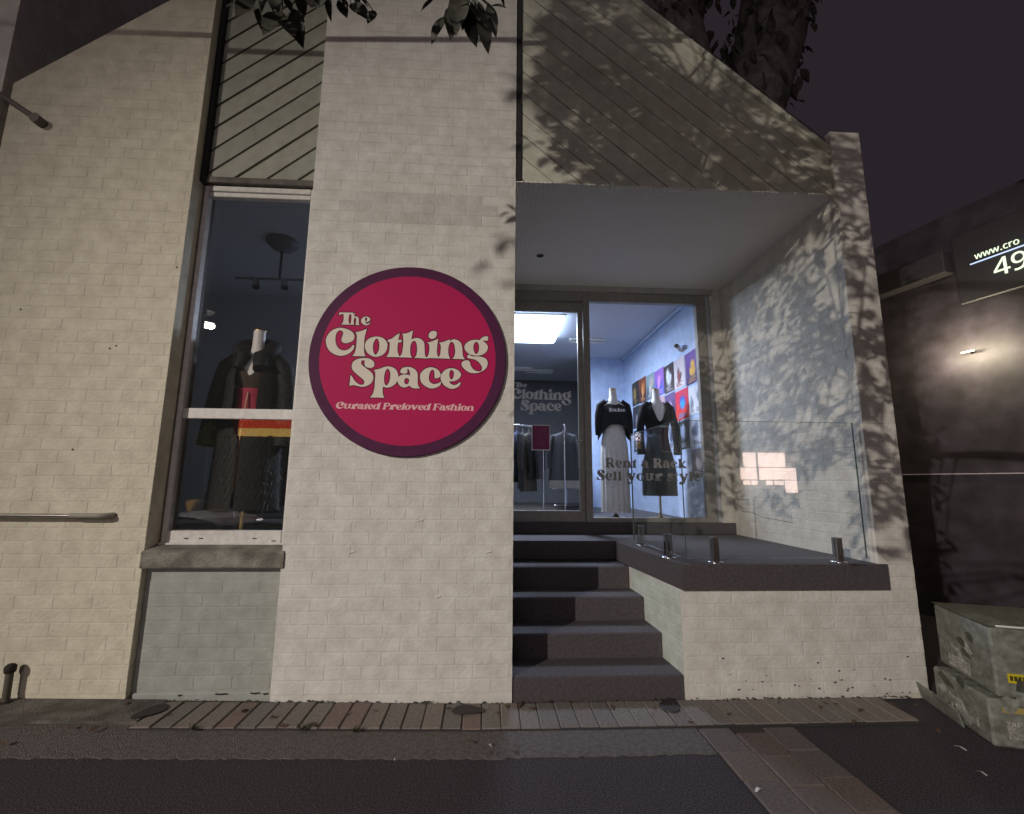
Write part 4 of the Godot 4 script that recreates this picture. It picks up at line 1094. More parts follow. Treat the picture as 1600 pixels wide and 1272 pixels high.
func build_small_things(chrome: Material, dark_metal: Material, speck: Texture2D) -> void:
	var rail := thing("handrail", "steel pipe handrail fixed along the left brick wall", "handrail", Vector3(-2.475, 1.187, 0.065))
	part(rail, "pipe", Shape.new().tube([Vector3(-2.6, 0.004, 0), Vector3(-0.14, 0, 0)], [0.013], 14).done(), mat("rail_steel", lin(0.5, 0.48, 0.44), 0.28, null, 1.0, null, 0.0, 0.9))
	part(rail, "end_fitting", Shape.new().tube([Vector3(-0.22, 0, 0), Vector3(-0.05, 0, 0), Vector3(-0.012, 0, -0.012), Vector3(0.0, 0, -0.06)], [0.0165, 0.0165, 0.017, 0.02], 14).done(), mat("fitting_paint", lin(0.34, 0.325, 0.28), 0.6))
	part(rail, "wall_bracket", Shape.new().tube([Vector3(-1.6, -0.01, 0), Vector3(-1.6, -0.06, -0.02), Vector3(-1.6, -0.06, -0.062)], [0.010], 8).done(), chrome)
	var st := thing("pipe_stub", "short weathered pipe standing at the foot of the left wall", "pipe", Vector3(-2.905, 0.06, 0.06))
	part(st, "pipe", Shape.new().tube([Vector3(0, 0, 0), Vector3(-0.004, 0.19, 0)], [0.020], 12).done(), mat("weathered_pipe", lin(0.22, 0.20, 0.16), 0.7, speck, 3.0))
	part(st, "cap", Shape.new().lathe(Vector3(-0.004, 0.185, 0), [Vector2(0.026, 0), Vector2(0.030, 0.012), Vector2(0.030, 0.036), Vector2(0.016, 0.050)], 14).done(), mat("rusty_metal", lin(0.05, 0.038, 0.03), 0.8, speck, 4.0))
	part(st, "foot", Shape.new().lathe(Vector3(0, -0.01, 0), [Vector2(0.045, 0), Vector2(0.042, 0.022), Vector2(0.024, 0.034)], 14).done(), mats["rusty_metal"])
	var arm := thing("wall_bracket", "grey steel arm sloping down across the upper left wall", "bracket", Vector3(-3.75, 4.30, 0.06))
	part(arm, "rod", Shape.new().tube([Vector3(-0.3, 0.19, 0), Vector3.ZERO, Vector3(0.36, -0.232, -0.02)], [0.020], 10).done(), mat("arm_paint", lin(0.15, 0.13, 0.115), 0.6))
	part(arm, "end_plate", Shape.new().tube([Vector3(0.36, -0.235, -0.056), Vector3(0.36, -0.235, 0.012)], [0.036], 14).done(), mats["arm_paint"])
	# litter
	var white := mat("litter_paper", lin(0.62, 0.62, 0.60), 0.8)
	var spots := [[2.62, 0.62, 0.040, "white paper scrap on the asphalt just in front of the cartons"], [2.50, 0.84, 0.032, "white paper scrap on the asphalt, the one nearer the street than the cartons"], [1.30, 0.92, 0.035, "torn paper on the edge of the brown paver band"], [0.04, 0.50, 0.020, "crumpled scrap on the concrete strip below the pier"], [-0.45, 0.63, 0.010, "tiny white speck of litter where the concrete meets the asphalt"]]
	for s: Array in spots:
		var q := Shape.new()
		var e: float = s[2] * 0.7
		q.quad(Vector3(-e, 0.003, -e * 0.25), Vector3(0, 0.012, -e * 0.35), Vector3(0, 0.010, e * 0.3), Vector3(-e, 0.004, e * 0.2), Vector3.UP)
		q.quad(Vector3(0, 0.012, -e * 0.35), Vector3(e, 0.002, -e * 0.15), Vector3(e * 0.9, 0.003, e * 0.28), Vector3(0, 0.010, e * 0.3), Vector3.UP)
		var o := one("paper_scrap", s[3], "litter", q.done(), white, "paper scraps on the ground")
		o.position = Vector3(s[0], ground_y(s[0]), s[1])
		o.rotation.y = -0.7 + s[0]
	# fallen leaves
	var dry := mat("dry_leaf", lin(0.085, 0.05, 0.028), 0.85)
	var m := leaf_mesh(5, 0.22)
	var leaves := Shape.new()
	for k in 46:
		var x := rng.randf_range(-2.6, 3.1)
		var z := 0.03 + absf(rng.randfn(0, 0.22))
		leaves.add(m, Transform3D(Basis(Vector3.UP, rng.randf() * TAU) * Basis(Vector3.RIGHT, rng.randf_range(-0.5, 0.5)) * Basis.from_scale(Vector3.ONE * rng.randf_range(0.03, 0.065)), Vector3(x, ground_y(x) + 0.016, z)))
	var fl := part(self, "fallen_leaves", leaves.st.commit(), dry)
	tag(fl, "small dry leaves scattered on the paving by the wall", "leaves")
	stuff(fl)
	# weeds in the joint
	for wd: Array in [[-0.72, 0.36, "small weed in the paving joint below the middle of the pier"], [-1.02, 0.345, "small weed in the paving joint below the left side of the pier"], [-1.62, 0.35, "low weed in the paving joint below the tall window"]]:
		var q := Shape.new()
		for k in 26:
			var a := rng.randf() * TAU
			var h := rng.randf_range(0.015, 0.04)
			var b := Vector3(rng.randf_range(-0.025, 0.025), 0, rng.randf_range(-0.012, 0.012))
			q.tri(b + Vector3(cos(a), 0, sin(a)) * 0.004, b - Vector3(cos(a), 0, sin(a)) * 0.004, b + Vector3(-sin(a) * 0.02, h, cos(a) * 0.02), Vector3.UP)
		var o := one("weed", wd[2], "weed", q.done(), mat("weed_green", lin(0.06, 0.075, 0.035), 0.8), "weeds in the paving")
		o.position = Vector3(wd[0], ground_y(wd[0]) + 0.005, wd[1])


func build_tree(grime: Texture2D, grain: Texture2D) -> void:
	var bark := mat("bark", lin(0.11, 0.095, 0.08), 0.9, grime, 1.4, grain, 1.2)
	var green := mat("leaf_green", lin(0.060, 0.062, 0.045), 0.55, grime, 3.0)
	green.backlight_enabled = true
	green.backlight = Color(0.10, 0.12, 0.05)
	var t := thing("street_tree", "street tree whose drooping leaves hang into the top of the view", "tree", Vector3(1.75, 0, 5.0))
	var o := t.position
	part(t, "trunk", Shape.new().tube([Vector3(0, -0.05, 0), Vector3(0.02, 0.5, 0), Vector3(-0.05, 1.6, -0.05), Vector3(-0.15, 2.4, -0.15)], [0.20, 0.15, 0.13, 0.12], 14).done(), bark)
	var fork := Vector3(-0.15, 2.38, -0.15)
	var limbs := [
		[fork, Vector3(-0.9, 3.0, -0.7), Vector3(-1.5, 3.4, -1.1), Vector3(-2.0, 3.6, -1.6), Vector3(-2.35, 3.7, -2.0)],
		[fork, Vector3(-0.7, 3.4, -0.3), Vector3(-1.7, 4.3, -0.8), Vector3(-2.6, 4.9, -1.2), Vector3(-3.6, 5.2, -1.5)],
		[fork, Vector3(-0.2, 3.5, -0.8), Vector3(-0.6, 4.8, -1.7), Vector3(-1.2, 5.5, -2.4), Vector3(-1.6, 5.9, -2.9)],
		[fork, Vector3(0.4, 3.3, 0.0), Vector3(0.7, 4.4, -0.2), Vector3(0.6, 5.6, -0.6)],
		[fork, Vector3(-0.9, 2.9, 0.3), Vector3(-2.2, 3.2, 0.2), Vector3(-3.4, 3.4, 0.0)]]
	var marks := []
	for l: Array in limbs:
		var radii := [0.085, 0.06, 0.042, 0.026, 0.014] if l.size() == 5 else [0.085, 0.055, 0.035, 0.014]
		part(t, "limb", Shape.new().tube(l, radii, 10).done(), bark)
		for i in l.size() - 1:
			for s in 8:
				marks.append((l[i] as Vector3).lerp(l[i + 1], s / 8.0))
	var shapes := []
	for i in 5:
		shapes.append(leaf_mesh(300 + i, 0.17 + 0.015 * i))
	# clumps of leaves: the crown's spread is judged by where its shade falls on the building
	var crown := Shape.new()
	var twigs := Shape.new()
	var zones := [["gable", 640], ["porch", 150], ["pillar", 55], ["edge", 3], ["back", 50]]
	for zn: Array in zones:
		for k in zn[1]:
			var target := Vector3.ZERO
			match zn[0]:
				"gable":
					target = Vector3(rng.randf_range(0.42, 2.8), rng.randf_range(3.75, 6.2), -0.03)
					var over: float = 6.53 - 0.849 * target.x - target.y
					if over < -0.3 or (over < 0.42 and rng.randf() < 0.72) or (target.x < 0.62 and target.y < 4.5 and rng.randf() < 0.75):
						continue
				"porch":
					target = Vector3(2.8, rng.randf_range(1.15, 3.45), rng.randf_range(-1.9, 0.0))
					if target.y < 1.75 and rng.randf() < 0.75:
						continue
				"pillar":
					target = Vector3(rng.randf_range(2.72, 3.1), rng.randf_range(0.9, 4.4), 0.0)
				"edge":
					target = Vector3(rng.randf_range(0.17, 0.27), [3.55, 3.25, 3.05, 4.9][k % 4] + rng.randf_range(-0.08, 0.08), 0.0)
				"back":
					target = Vector3(rng.randf_range(2.05, 2.75), rng.randf_range(1.1, 2.9), -1.95)
			var dir := (LAMP - target).normalized()
			var p := Vector3.ZERO
			var found := false
			for tries in 12:
				p = target + dir * rng.randf_range(3.6, 7.8)
				if not in_view(p, 0.22) and p.distance_to(EYE) > 1.0 and p.y > 2.2:
					found = true
					break
			if not found:
				continue
			# twig from the nearest limb
			var best: Vector3 = marks[0]
			for m: Vector3 in marks:
				if (m + o).distance_to(p) < (best + o).distance_to(p):
					best = m
			var a := best
			var b := p - o
			if a.distance_to(b) < 0.9:
				twigs.tube([a, a.lerp(b, 0.5) + Vector3(0, 0.10, 0), b], [0.008, 0.005, 0.003], 5, false)
			for j in 12:
				var az := rng.randf() * TAU
				var droop := rng.randf_range(-0.9, 0.35)
				var d := Vector3(cos(az), droop, sin(az)).normalized()
				var side := d.cross(Vector3.UP).normalized()
				var bs := Basis(d, side.cross(d), side).rotated(d, rng.randf_range(-0.7, 0.7))
				crown.add(shapes[rng.randi() % 5], Transform3D(bs * Basis.from_scale(Vector3.ONE * rng.randf_range(0.06, 0.11)), b + d * 0.02 + Vector3(rng.randfn(), rng.randfn(), rng.randfn()) * 0.035))
	stuff(part(t, "crown", crown.st.commit(), green))
	stuff(part(t, "twigs", twigs.done(), bark))
	# the sprays that hang into view: base x, y and tip x, y
	var hang := [-0.17, 3.47, -0.18, 3.25, -0.14, 3.47, -0.16, 3.25, -0.21, 3.44, -0.28, 3.31, -0.11, 3.41, -0.08, 3.27, -0.06, 3.38, -0.02, 3.25, -0.03, 3.45, 0.01, 3.33, -0.02, 3.43, 0.05, 3.40, -0.17, 3.42, -0.25, 3.34, -0.26, 3.47, -0.32, 3.43, -0.10, 3.50, -0.14, 3.38, 0.01, 3.50, 0.05, 3.45, -0.13, 3.44, -0.06, 3.34,
		-0.62, 3.45, -0.52, 3.32, -0.67, 3.45, -0.69, 3.37, -0.61, 3.46, -0.53, 3.43, -0.68, 3.46, -0.64, 3.40, -1.01, 3.45, -1.04, 3.29, -0.90, 3.40, -0.95, 3.24, -0.90, 3.35, -0.81, 3.22, -0.86, 3.41, -0.81, 3.23, -0.97, 3.39, -1.00, 3.31, -0.92, 3.44, -0.88, 3.31, -1.09, 3.44, -1.11, 3.36, -0.79, 3.44, -0.75, 3.42]
	var apexes := [Vector3(-0.14, 3.53, 1.6), Vector3(-0.64, 3.53, 1.6), Vector3(-0.93, 3.52, 1.6)]
	for ap: Vector3 in apexes:   # a few more leaves round the twig ends, partly above the view
		for k in 6:
			var bx := ap.x + rng.randf_range(-0.13, 0.13)
			var by := ap.y - rng.randf_range(0.02, 0.10)
			hang.append_array([bx, by, bx + rng.randf_range(-0.05, 0.05), by - rng.randf_range(0.07, 0.115)])
	var stems := Shape.new()
	for i in range(0, hang.size(), 4):
		var a := Vector3(hang[i], hang[i + 1], 1.6 + rng.randf_range(-0.05, 0.05))
		var b := Vector3(hang[i + 2], hang[i + 3], 1.6 + rng.randf_range(-0.05, 0.07))
		var d := (b - a).normalized()
		var nrm := (Vector3(0, 0.3, 1) + Vector3(rng.randfn(), rng.randfn(), 0) * 0.25).normalized()
		var side := d.cross(nrm).normalized()
		var big := 1.25 if i >= 64 else 1.0
		var l := part(t, "leaf", shapes[rng.randi() % 5], green)
		var ln := a.distance_to(b)
		l.transform = Transform3D(Basis(d, side.cross(d), side) * Basis.from_scale(Vector3(ln, ln, ln * big)), a - o)
		for ap: Vector3 in apexes:
			if ap.distance_to(a) < 0.24:
				stems.tube([ap - o, (ap - o).lerp(a - o, 0.5) + Vector3(0, 0.015, 0), a - o + d * 0.01], [0.0035, 0.0025, 0.002], 5, false)
				break
	for br: Array in [[Vector3(-1.6, 5.9, -2.9), Vector3(-1.92, 3.66, -3.36), Vector3(-1.89, 3.46, -3.40)], [Vector3(-1.6, 5.9, -2.9), Vector3(-2.42, 3.62, -3.36), Vector3(-2.40, 3.45, -3.40)], [Vector3(-1.6, 5.9, -2.9), Vector3(-2.72, 3.64, -3.36), Vector3(-2.67, 3.42, -3.40)]]:
		part(t, "twig", Shape.new().tube([br[0], (br[0] as Vector3).lerp(br[1], 0.5) + Vector3(0.05, 0.12, 0), br[1], br[2]], [0.012, 0.007, 0.005, 0.004], 6).done(), bark)
	stuff(part(t, "leaf_stems", stems.done(), bark))
	# a big old trunk behind the roof
	var t2 := thing("large_tree", "broad dim tree trunk rising behind the porch roof", "tree", Vector3(5.6, 0, -7.6))
	var dim := mat("old_bark", lin(0.62, 0.57, 0.55), 0.92, grime, 0.5, grain, 1.5)
	part(t2, "trunk", Shape.new().tube([Vector3(-0.2, 0, 0), Vector3(-0.1, 6, 0), Vector3(0, 9.5, 0)], [1.2, 0.9, 0.85], 18).done(), dim)
	part(t2, "limb", Shape.new().tube([Vector3(0.0, 9.0, 0.1), Vector3(-0.5, 11.5, 0.3), Vector3(-0.9, 14, 0.4), Vector3(-1.1, 18, 0.4)], [1.0, 0.85, 0.8, 0.75], 16).done(), dim)
	part(t2, "limb", Shape.new().tube([Vector3(0.3, 8.6, 0), Vector3(1.2, 11.0, 0.2), Vector3(2.0, 13.6, 0.3), Vector3(2.9, 18, 0.3)], [0.9, 0.85, 0.9, 0.9], 16).done(), dim)
	var shapes2 := []
	for i in 3:
		shapes2.append(leaf_mesh(900 + i, 0.24))
	var mass := Shape.new()
	for k in 2600:
		var u := rng.randf()
		var a := Vector3(0.0, 9.0, 0.1).lerp(Vector3(-1.1, 18, 0.4), u) if k % 2 else Vector3(0.3, 8.6, 0).lerp(Vector3(2.9, 18, 0.3), u)
		var az := rng.randf() * TAU
		var p := a + Vector3(cos(az), 0, sin(az)) * rng.randf_range(0.7, 1.35) + Vector3(0, rng.randfn() * 0.3, 0)
		if FastNoiseLite.new().get_noise_3d(p.x * 40.0, p.y * 28.0, p.z * 40.0) < -0.02:
			continue
		mass.add(shapes2[k % 3], Transform3D(Basis(Vector3.UP, rng.randf() * TAU) * Basis(Vector3(0, 0, 1), rng.randf_range(-1.6, -0.6)) * Basis.from_scale(Vector3.ONE * rng.randf_range(0.18, 0.5)), p))
	stuff(part(t2, "crown", mass.st.commit(), mat("ivy_green", lin(0.26, 0.24, 0.22), 0.7, grime, 1.0)))


# ---------------------------------------------------------------- lettering
func contour(s: String, o: Vector2, k: Vector2, shear: float) -> PackedVector2Array:
	var raw := []
	for w in s.strip_edges().split(" ", false):
		var corner := w.ends_with("c")
		var xy := w.trim_suffix("c").split(",")
		var v := Vector2(float(xy[0]), float(xy[1]))
		v.x += v.y * shear
		raw.append([o + Vector2(v.x * k.x, -v.y * k.y), corner])
	var out := PackedVector2Array()
	var n := raw.size()
	for i in n:
		var p1: Vector2 = raw[i][0]
		var p2: Vector2 = raw[(i + 1) % n][0]
		var p0: Vector2 = p1 if raw[i][1] else raw[(i + n - 1) % n][0]
		var p3: Vector2 = p2 if raw[(i + 1) % n][1] else raw[(i + 2) % n][0]
		for s_ in 5:
			out.append(p1.cubic_interpolate(p2, p0, p3, s_ / 5.0))
	return out


func lay_text(text: String, o: Vector2, k: float, gap := 0.0, shear := 0.0, space := 60.0) -> Array:   # glyphs in a row: [glyph, origin, scale, shear]
	var d := glyph_outlines()
	var out := []
	var x := o.x
	for ch in text:
		if ch == " ":
			x += space * k
			continue
		var small := 0.94 if ch in "PRBFT" else 1.0
		out.append([ch, Vector2(x, o.y), Vector2(k, k) * small, shear])
		x += (d[ch][0] * small + gap) * k
	return out


func raster(w: int, h: int, items: Array, thicken := 0.0) -> PackedFloat32Array:   # coverage 0..1 of the lettering
	var d := glyph_outlines()
	var cover := PackedFloat32Array()
	cover.resize(w * h)
	for it: Array in items:
		for shape: String in (d[it[0]][1] as String).split("|"):
			var loops := []
			for c in shape.split(";"):
				loops.append(contour(c, it[1], it[2], it[3]))
			var top := 1e9
			var low := -1e9
			for l: PackedVector2Array in loops:
				for p in l:
					top = minf(top, p.y)
					low = maxf(low, p.y)
			for y in range(maxi(0, int(top)), mini(h - 1, int(low) + 1) + 1):
				for sub in 3:
					var yy := y + (sub + 0.5) / 3.0
					var xs := []
					for l: PackedVector2Array in loops:
						for i in l.size():
							var a := l[i]
							var b := l[(i + 1) % l.size()]
							if (a.y <= yy) != (b.y <= yy):
								xs.append(a.x + (yy - a.y) / (b.y - a.y) * (b.x - a.x))
					xs.sort()
					for i in range(0, xs.size() - 1, 2):
						var x0: float = clampf(xs[i], 0, w - 1)
						var x1: float = clampf(xs[i + 1], 0, w - 1)
						for x in range(int(x0), int(x1) + 1):
							var c: float = minf(x + 1.0, x1) - maxf(float(x), x0)
							if c > 0:
								cover[y * w + x] = minf(1.0, cover[y * w + x] + c / 3.0)
			if thicken > 0.0:
				for l: PackedVector2Array in loops:
					for i in l.size():
						var a := l[i]
						var b := l[(i + 1) % l.size()]
						var steps := int(a.distance_to(b) / 2.0) + 1
						for s_ in steps:
							var p := a.lerp(b, s_ / float(steps))
							for y in range(maxi(0, int(p.y - thicken - 1)), mini(h - 1, int(p.y + thicken + 1)) + 1):
								for x in range(maxi(0, int(p.x - thicken - 1)), mini(w - 1, int(p.x + thicken + 1)) + 1):
									var c := clampf(thicken + 0.5 - Vector2(x + 0.5, y + 0.5).distance_to(p), 0, 1)
									if c > cover[y * w + x]:
										cover[y * w + x] = c
	return cover


func cutout(w: int, h: int, items: Array, c: Color) -> Image:   # lettering cut from one colour of vinyl
	var cover := raster(w, h, items)
	var im := Image.create(w, h, false, Image.FORMAT_RGBA8)
	for y in h:
		for x in w:
			im.set_pixel(x, y, Color(c.r, c.g, c.b, cover[y * w + x]))
	return im


# the words of the sign, as [letter, x, baseline] in units of the sign's own artwork (1 unit = 4.6 mm), centre at 637, 567
func sign_words() -> Array:
	return ["C 508.5 562.0", "l 550.1 563.1", "o 568.8 563.4", "t 602.4 564.1", "h 621.9 565.6", "i 664.1 566.2", "n 681.9 566.6", "g 720.3 566.6", "S 548.9 609.7", "p 581.4 610.7", "a 621.9 611.7", "c 656.4 611.9", "e 688.4 612.4"]


func sign_items(px: float, mid: Vector2) -> Array:
	var out := []
	for w in sign_words():
		var f: PackedStringArray = w.split(" ")
		var at := Vector2(float(f[1]) - 637.0, float(f[2]) - 567.0)
		at.y -= at.x * 0.019
		out.append([f[0], mid + at * Vector2(0.00458, 0.00477) * px, Vector2.ONE * 0.001482 * px, 0.0])
	for f: Array in [["T", -111.6, -50.9, 0.57, 0.45], ["h", -94.0, -50.9, 0.35, 0.43], ["e", -76.5, -50.9, 0.45, 0.44]]:
		out.append([f[0], mid + Vector2(f[1] * 0.00458, f[2] * 0.00477) * px, Vector2(f[3], f[4]) * 0.001482 * px, 0.0])
	return out


# ---------------------------------------------------------------- bricks
func brick_mesh(w: float, h: float, deep: float, s: int) -> ArrayMesh:   # lower left at the origin, front at z = 0
	var r := RandomNumberGenerator.new()
	r.seed = s
	var q := Shape.new()
	var nx := 5
	var ny := 4
	var g := []
	for j in ny:
		for i in nx:
			var u := [0.0, 0.022, 0.5, 0.978, 1.0][i] as float
			var v := [0.0, 0.07, 0.93, 1.0][j] as float
			var edge := i == 0 or j == 0 or i == nx - 1 or j == ny - 1
			g.append(Vector3(u * w + (0.0 if edge else r.randf_range(-0.0015, 0.0015)), v * h + (0.0 if edge else r.randf_range(-0.0015, 0.0015)), (-deep * r.randf_range(0.6, 1.0)) if edge else 0.0))
	for j in ny - 1:
		for i in nx - 1:
			q.quad(g[j * nx + i], g[j * nx + i + 1], g[(j + 1) * nx + i + 1], g[(j + 1) * nx + i], Vector3(0, 0, 1))
	return q.done()


func lay_bricks(wall: Node, o: Vector3, u: Vector3, n: Vector3, width: float, height: float, m: Material, keep: Callable, shift := 0.0, patch: Material = null, patch_area := Rect2()) -> void:
	var rows := int(height / 0.0845)
	var basis := Basis(u, Vector3.UP, n)
	for row in rows:
		var x := -0.12 if (row % 2) == 1 else 0.0
		x -= shift
		while x < width - 0.01:
			var a := maxf(x, 0.0)
			var b := minf(x + 0.24, width)
			x += 0.24
			if b - a < 0.035:
				continue
			var y := row * 0.0845
			if not keep.call(a, b, y, y + 0.0845):
				continue
			var t := Transform3D(basis * Basis.from_scale(Vector3((b - a - 0.0028) / 0.2372, 1, 1)), o + u * (a + 0.0014) + Vector3.UP * (y + 0.0014) + n * rng.randf_range(-0.0003, 0.0004))
			var mid := o + u * ((a + b) * 0.5) + Vector3.UP * (y + 0.04)
			var d := mid - EYE
			var px := absf(d.normalized().dot(n)) * (b - a) / d.length_squared()
			var c := eye_basis.inverse() * d
			if c.z > 0 or absf(c.x / c.z) > 1.12 or absf(c.y / c.z) > 0.9:
				px = 0.0
			brick_spots.append([px, wall, t, patch if patch and patch_area.has_point(Vector2((a + b) * 0.5, y)) else m, rng.randi() % 6])


func set_bricks() -> void:   # the 300 that show largest singly, the others of each wall as one part
	brick_spots.sort_custom(func(a, b): return a[0] > b[0])
	var kinds := []
	for i in 6:
		kinds.append(brick_mesh(0.2372, 0.0817, 0.0014, 40 + i))
	var rest := {}
	for i in brick_spots.size():
		var s: Array = brick_spots[i]
		if i < 300:
			var b := part(s[1], "brick", kinds[s[4]], s[3])
			b.transform = s[2]
		else:
			if not rest.has([s[1], s[3]]):
				rest[[s[1], s[3]]] = Shape.new()
			rest[[s[1], s[3]]].add(kinds[s[4]], s[2])
	for k: Array in rest:
		stuff(part(k[0], "bricks", rest[k].st.commit(), k[1]))


func slanted_boards(owner_: Node, region: PackedVector2Array, z: float, slope: float, pitch: float, start: float, last: float, m: Array) -> void:
	# boards run along y = slope * x + c; pitch is the upright distance from one to the next
	var c := start
	var k := 0
	while c < last:
		var gap := 0.026 if slope > 0 else 0.010
		var strip := PackedVector2Array([Vector2(-9, slope * -9 + c + gap), Vector2(9, slope * 9 + c + gap), Vector2(9, slope * 9 + c + pitch), Vector2(-9, slope * -9 + c + pitch)])
		for poly in Geometry2D.intersect_polygons(strip, region):
			part(owner_, "board", Shape.new().prism(poly, z - 0.02, z + rng.randf_range(-0.002, 0.002)).done(), m[k % m.size()])
		c += pitch
		k += 1


# ---------------------------------------------------------------- dressed figures
func oval(c: Vector3, rx: float, rz: float, n := 28, pleat := 0.0, folds := 9, phase := 0.0) -> Array:
	var ring := []
	for k in n:
		var a := TAU * k / n
		var f := 1.0 + pleat * sin(a * folds + phase)
		ring.append(c + Vector3(cos(a) * rx * f, 0, sin(a) * rz * f))
	return ring


func body_form(t: Node3D, neck_y: float, m: Material, gold: Material) -> void:   # torso without head or arms, base below
	var r := []
	for f: Array in [[0.62, 0.14, 0.10], [0.75, 0.165, 0.11], [0.90, 0.14, 0.10], [1.02, 0.118, 0.085], [1.15, 0.14, 0.10], [1.28, 0.155, 0.115], [1.38, 0.165, 0.10], [1.43, 0.155, 0.085], [1.465, 0.11, 0.07], [1.50, 0.06, 0.058], [1.56, 0.048, 0.05], [neck_y - 0.02, 0.046, 0.048]]:
		r.append(oval(Vector3(0, f[0], 0), f[1], f[2], 20))
	part(t, "torso", Shape.new().loft(r).done(), m)
	part(t, "neck_cap", Shape.new().lathe(Vector3(0, neck_y - 0.02, 0), [Vector2(0.05, 0), Vector2(0.052, 0.008), Vector2(0.03, 0.016), Vector2(0.012, 0.03), Vector2(0.004, 0.034)], 16).done(), gold)
	part(t, "pole", Shape.new().tube([Vector3(0, 0.01, 0), Vector3(0, 0.64, 0)], [0.014], 10).done(), gold)
	part(t, "base", Shape.new().lathe(Vector3.ZERO, [Vector2(0.15, 0), Vector2(0.15, 0.008), Vector2(0.04, 0.02), Vector2(0.02, 0.05)], 20).done(), gold)


func drape(top: Callable, hem: Callable, shape: Callable, rows := 9, n := 48) -> ArrayMesh:   # a sheet round a body: height limits and half widths depend on the angle (PI / 2 is the front)
	var q := Shape.new().smooth(true)
	var g := []
	for j in rows + 1:
		var ring := []
		for k in n:
			var a := TAU * k / n
			var y: float = lerpf(top.call(a), hem.call(a), j / float(rows))
			var s: Vector2 = shape.call(a, y, j / float(rows))
			ring.append(Vector3(cos(a) * s.x, y, sin(a) * s.y))
		g.append(ring)
	for j in rows:
		for k in n:
			var a: Vector3 = g[j][k]
			q.quad(a, g[j][(k + 1) % n], g[j + 1][(k + 1) % n], g[j + 1][k], Vector3(a.x, 0.0, a.z))
	return q.done()


func frontness(a: float) -> float:
	return maxf(0.0, sin(a))


func garment(called: String, label: String, at: Vector3, turn: float, long: float, wide: float, m: Material, group: String, hook: Material, seed_: int) -> void:
	var r := RandomNumberGenerator.new()
	r.seed = seed_
	var t := thing(called, label, "garment", at, group, turn)
	var rings := []
	var ph := r.randf() * TAU
	for f: Array in [[0.0, 0.05, 0.018], [-0.03, 0.14, 0.024], [-0.07, 0.80, 0.03], [-0.14, 0.98, 0.034], [-0.3, 0.92, 0.036], [-0.55, 0.94, 0.034], [-0.8, 1.0, 0.036], [-1.0, 1.05, 0.04]]:
		var y: float = f[0] * long if f[0] < -0.1 else f[0]
		rings.append(oval(Vector3(r.randf_range(-0.008, 0.008), y, 0), wide * 0.5 * f[1], f[2], 24, 0.10, 7, ph))
	part(t, "cloth", Shape.new().loft(rings).done(), m)
	if long > 0.5:
		for s: float in [-1.0, 1.0]:
			part(t, "sleeve", Shape.new().tube([Vector3(s * wide * 0.40, -0.08, 0), Vector3(s * wide * 0.50, -0.22, 0.01), Vector3(s * wide * 0.52, -0.40, 0.0), Vector3(s * wide * 0.50, -0.55, 0.01)], [0.036, 0.04, 0.036, 0.03], 9).done(), m)
	part(t, "hanger", Shape.new().tube([Vector3(0, -0.01, 0), Vector3(0, 0.03, 0), Vector3(0.012, 0.05, 0), Vector3(0, 0.068, 0), Vector3(-0.012, 0.055, 0)], [0.003], 6).done(), hook)


func rack(called: String, label: String, a: Vector3, b: Vector3, floor_y: float, m: Material) -> void:
	var t := thing(called, label, "clothes rack", Vector3(a.x, floor_y, a.z))
	var o := Vector3(a.x, floor_y, a.z)
	part(t, "rail", Shape.new().tube([a - o, b - o], [0.014], 10).done(), m)
	var across := (b - a).normalized().cross(Vector3.UP)
	for e: Vector3 in [a, b]:
		part(t, "post", Shape.new().tube([e - o, Vector3(e.x, floor_y + 0.04, e.z) - o], [0.013], 10).done(), m)
		part(t, "foot", Shape.new().tube([Vector3(e.x, floor_y + 0.03, e.z) - o - across * 0.22, Vector3(e.x, floor_y + 0.03, e.z) - o + across * 0.22], [0.014], 8).done(), m)


# ---------------------------------------------------------------- leaves
func leaf_mesh(s: int, wide: float) -> ArrayMesh:   # unit length along +x, folded on its midrib, drooping tip
	var r := RandomNumberGenerator.new()
	r.seed = s
	var q := Shape.new().smooth(true)
	var mid := []
	var lf := []
	var rt := []
	var curl := r.randf_range(0.08, 0.22)
	for i in 7:
		var u := i / 6.0
		var w := wide * sin(PI * pow(u, 0.85)) * (1.0 if u < 0.9 else 0.7)
		var y := -curl * u * u
		mid.append(Vector3(u, y, 0))
		lf.append(Vector3(u, y + w * 0.30, -w))
		rt.append(Vector3(u, y + w * 0.30, w))
	for i in 6:
		q.quad(mid[i], mid[i + 1], lf[i + 1], lf[i], Vector3.UP)
		q.quad(mid[i], mid[i + 1], rt[i + 1], rt[i], Vector3.UP)
	return q.done()


func in_view(p: Vector3, margin: float) -> bool:
	var c := eye_basis.inverse() * (p - EYE)
	if c.z > -0.05:
		return false
	return absf(c.x / c.z) < 1.1035 + margin and absf(c.y / c.z) < 0.8772 + margin


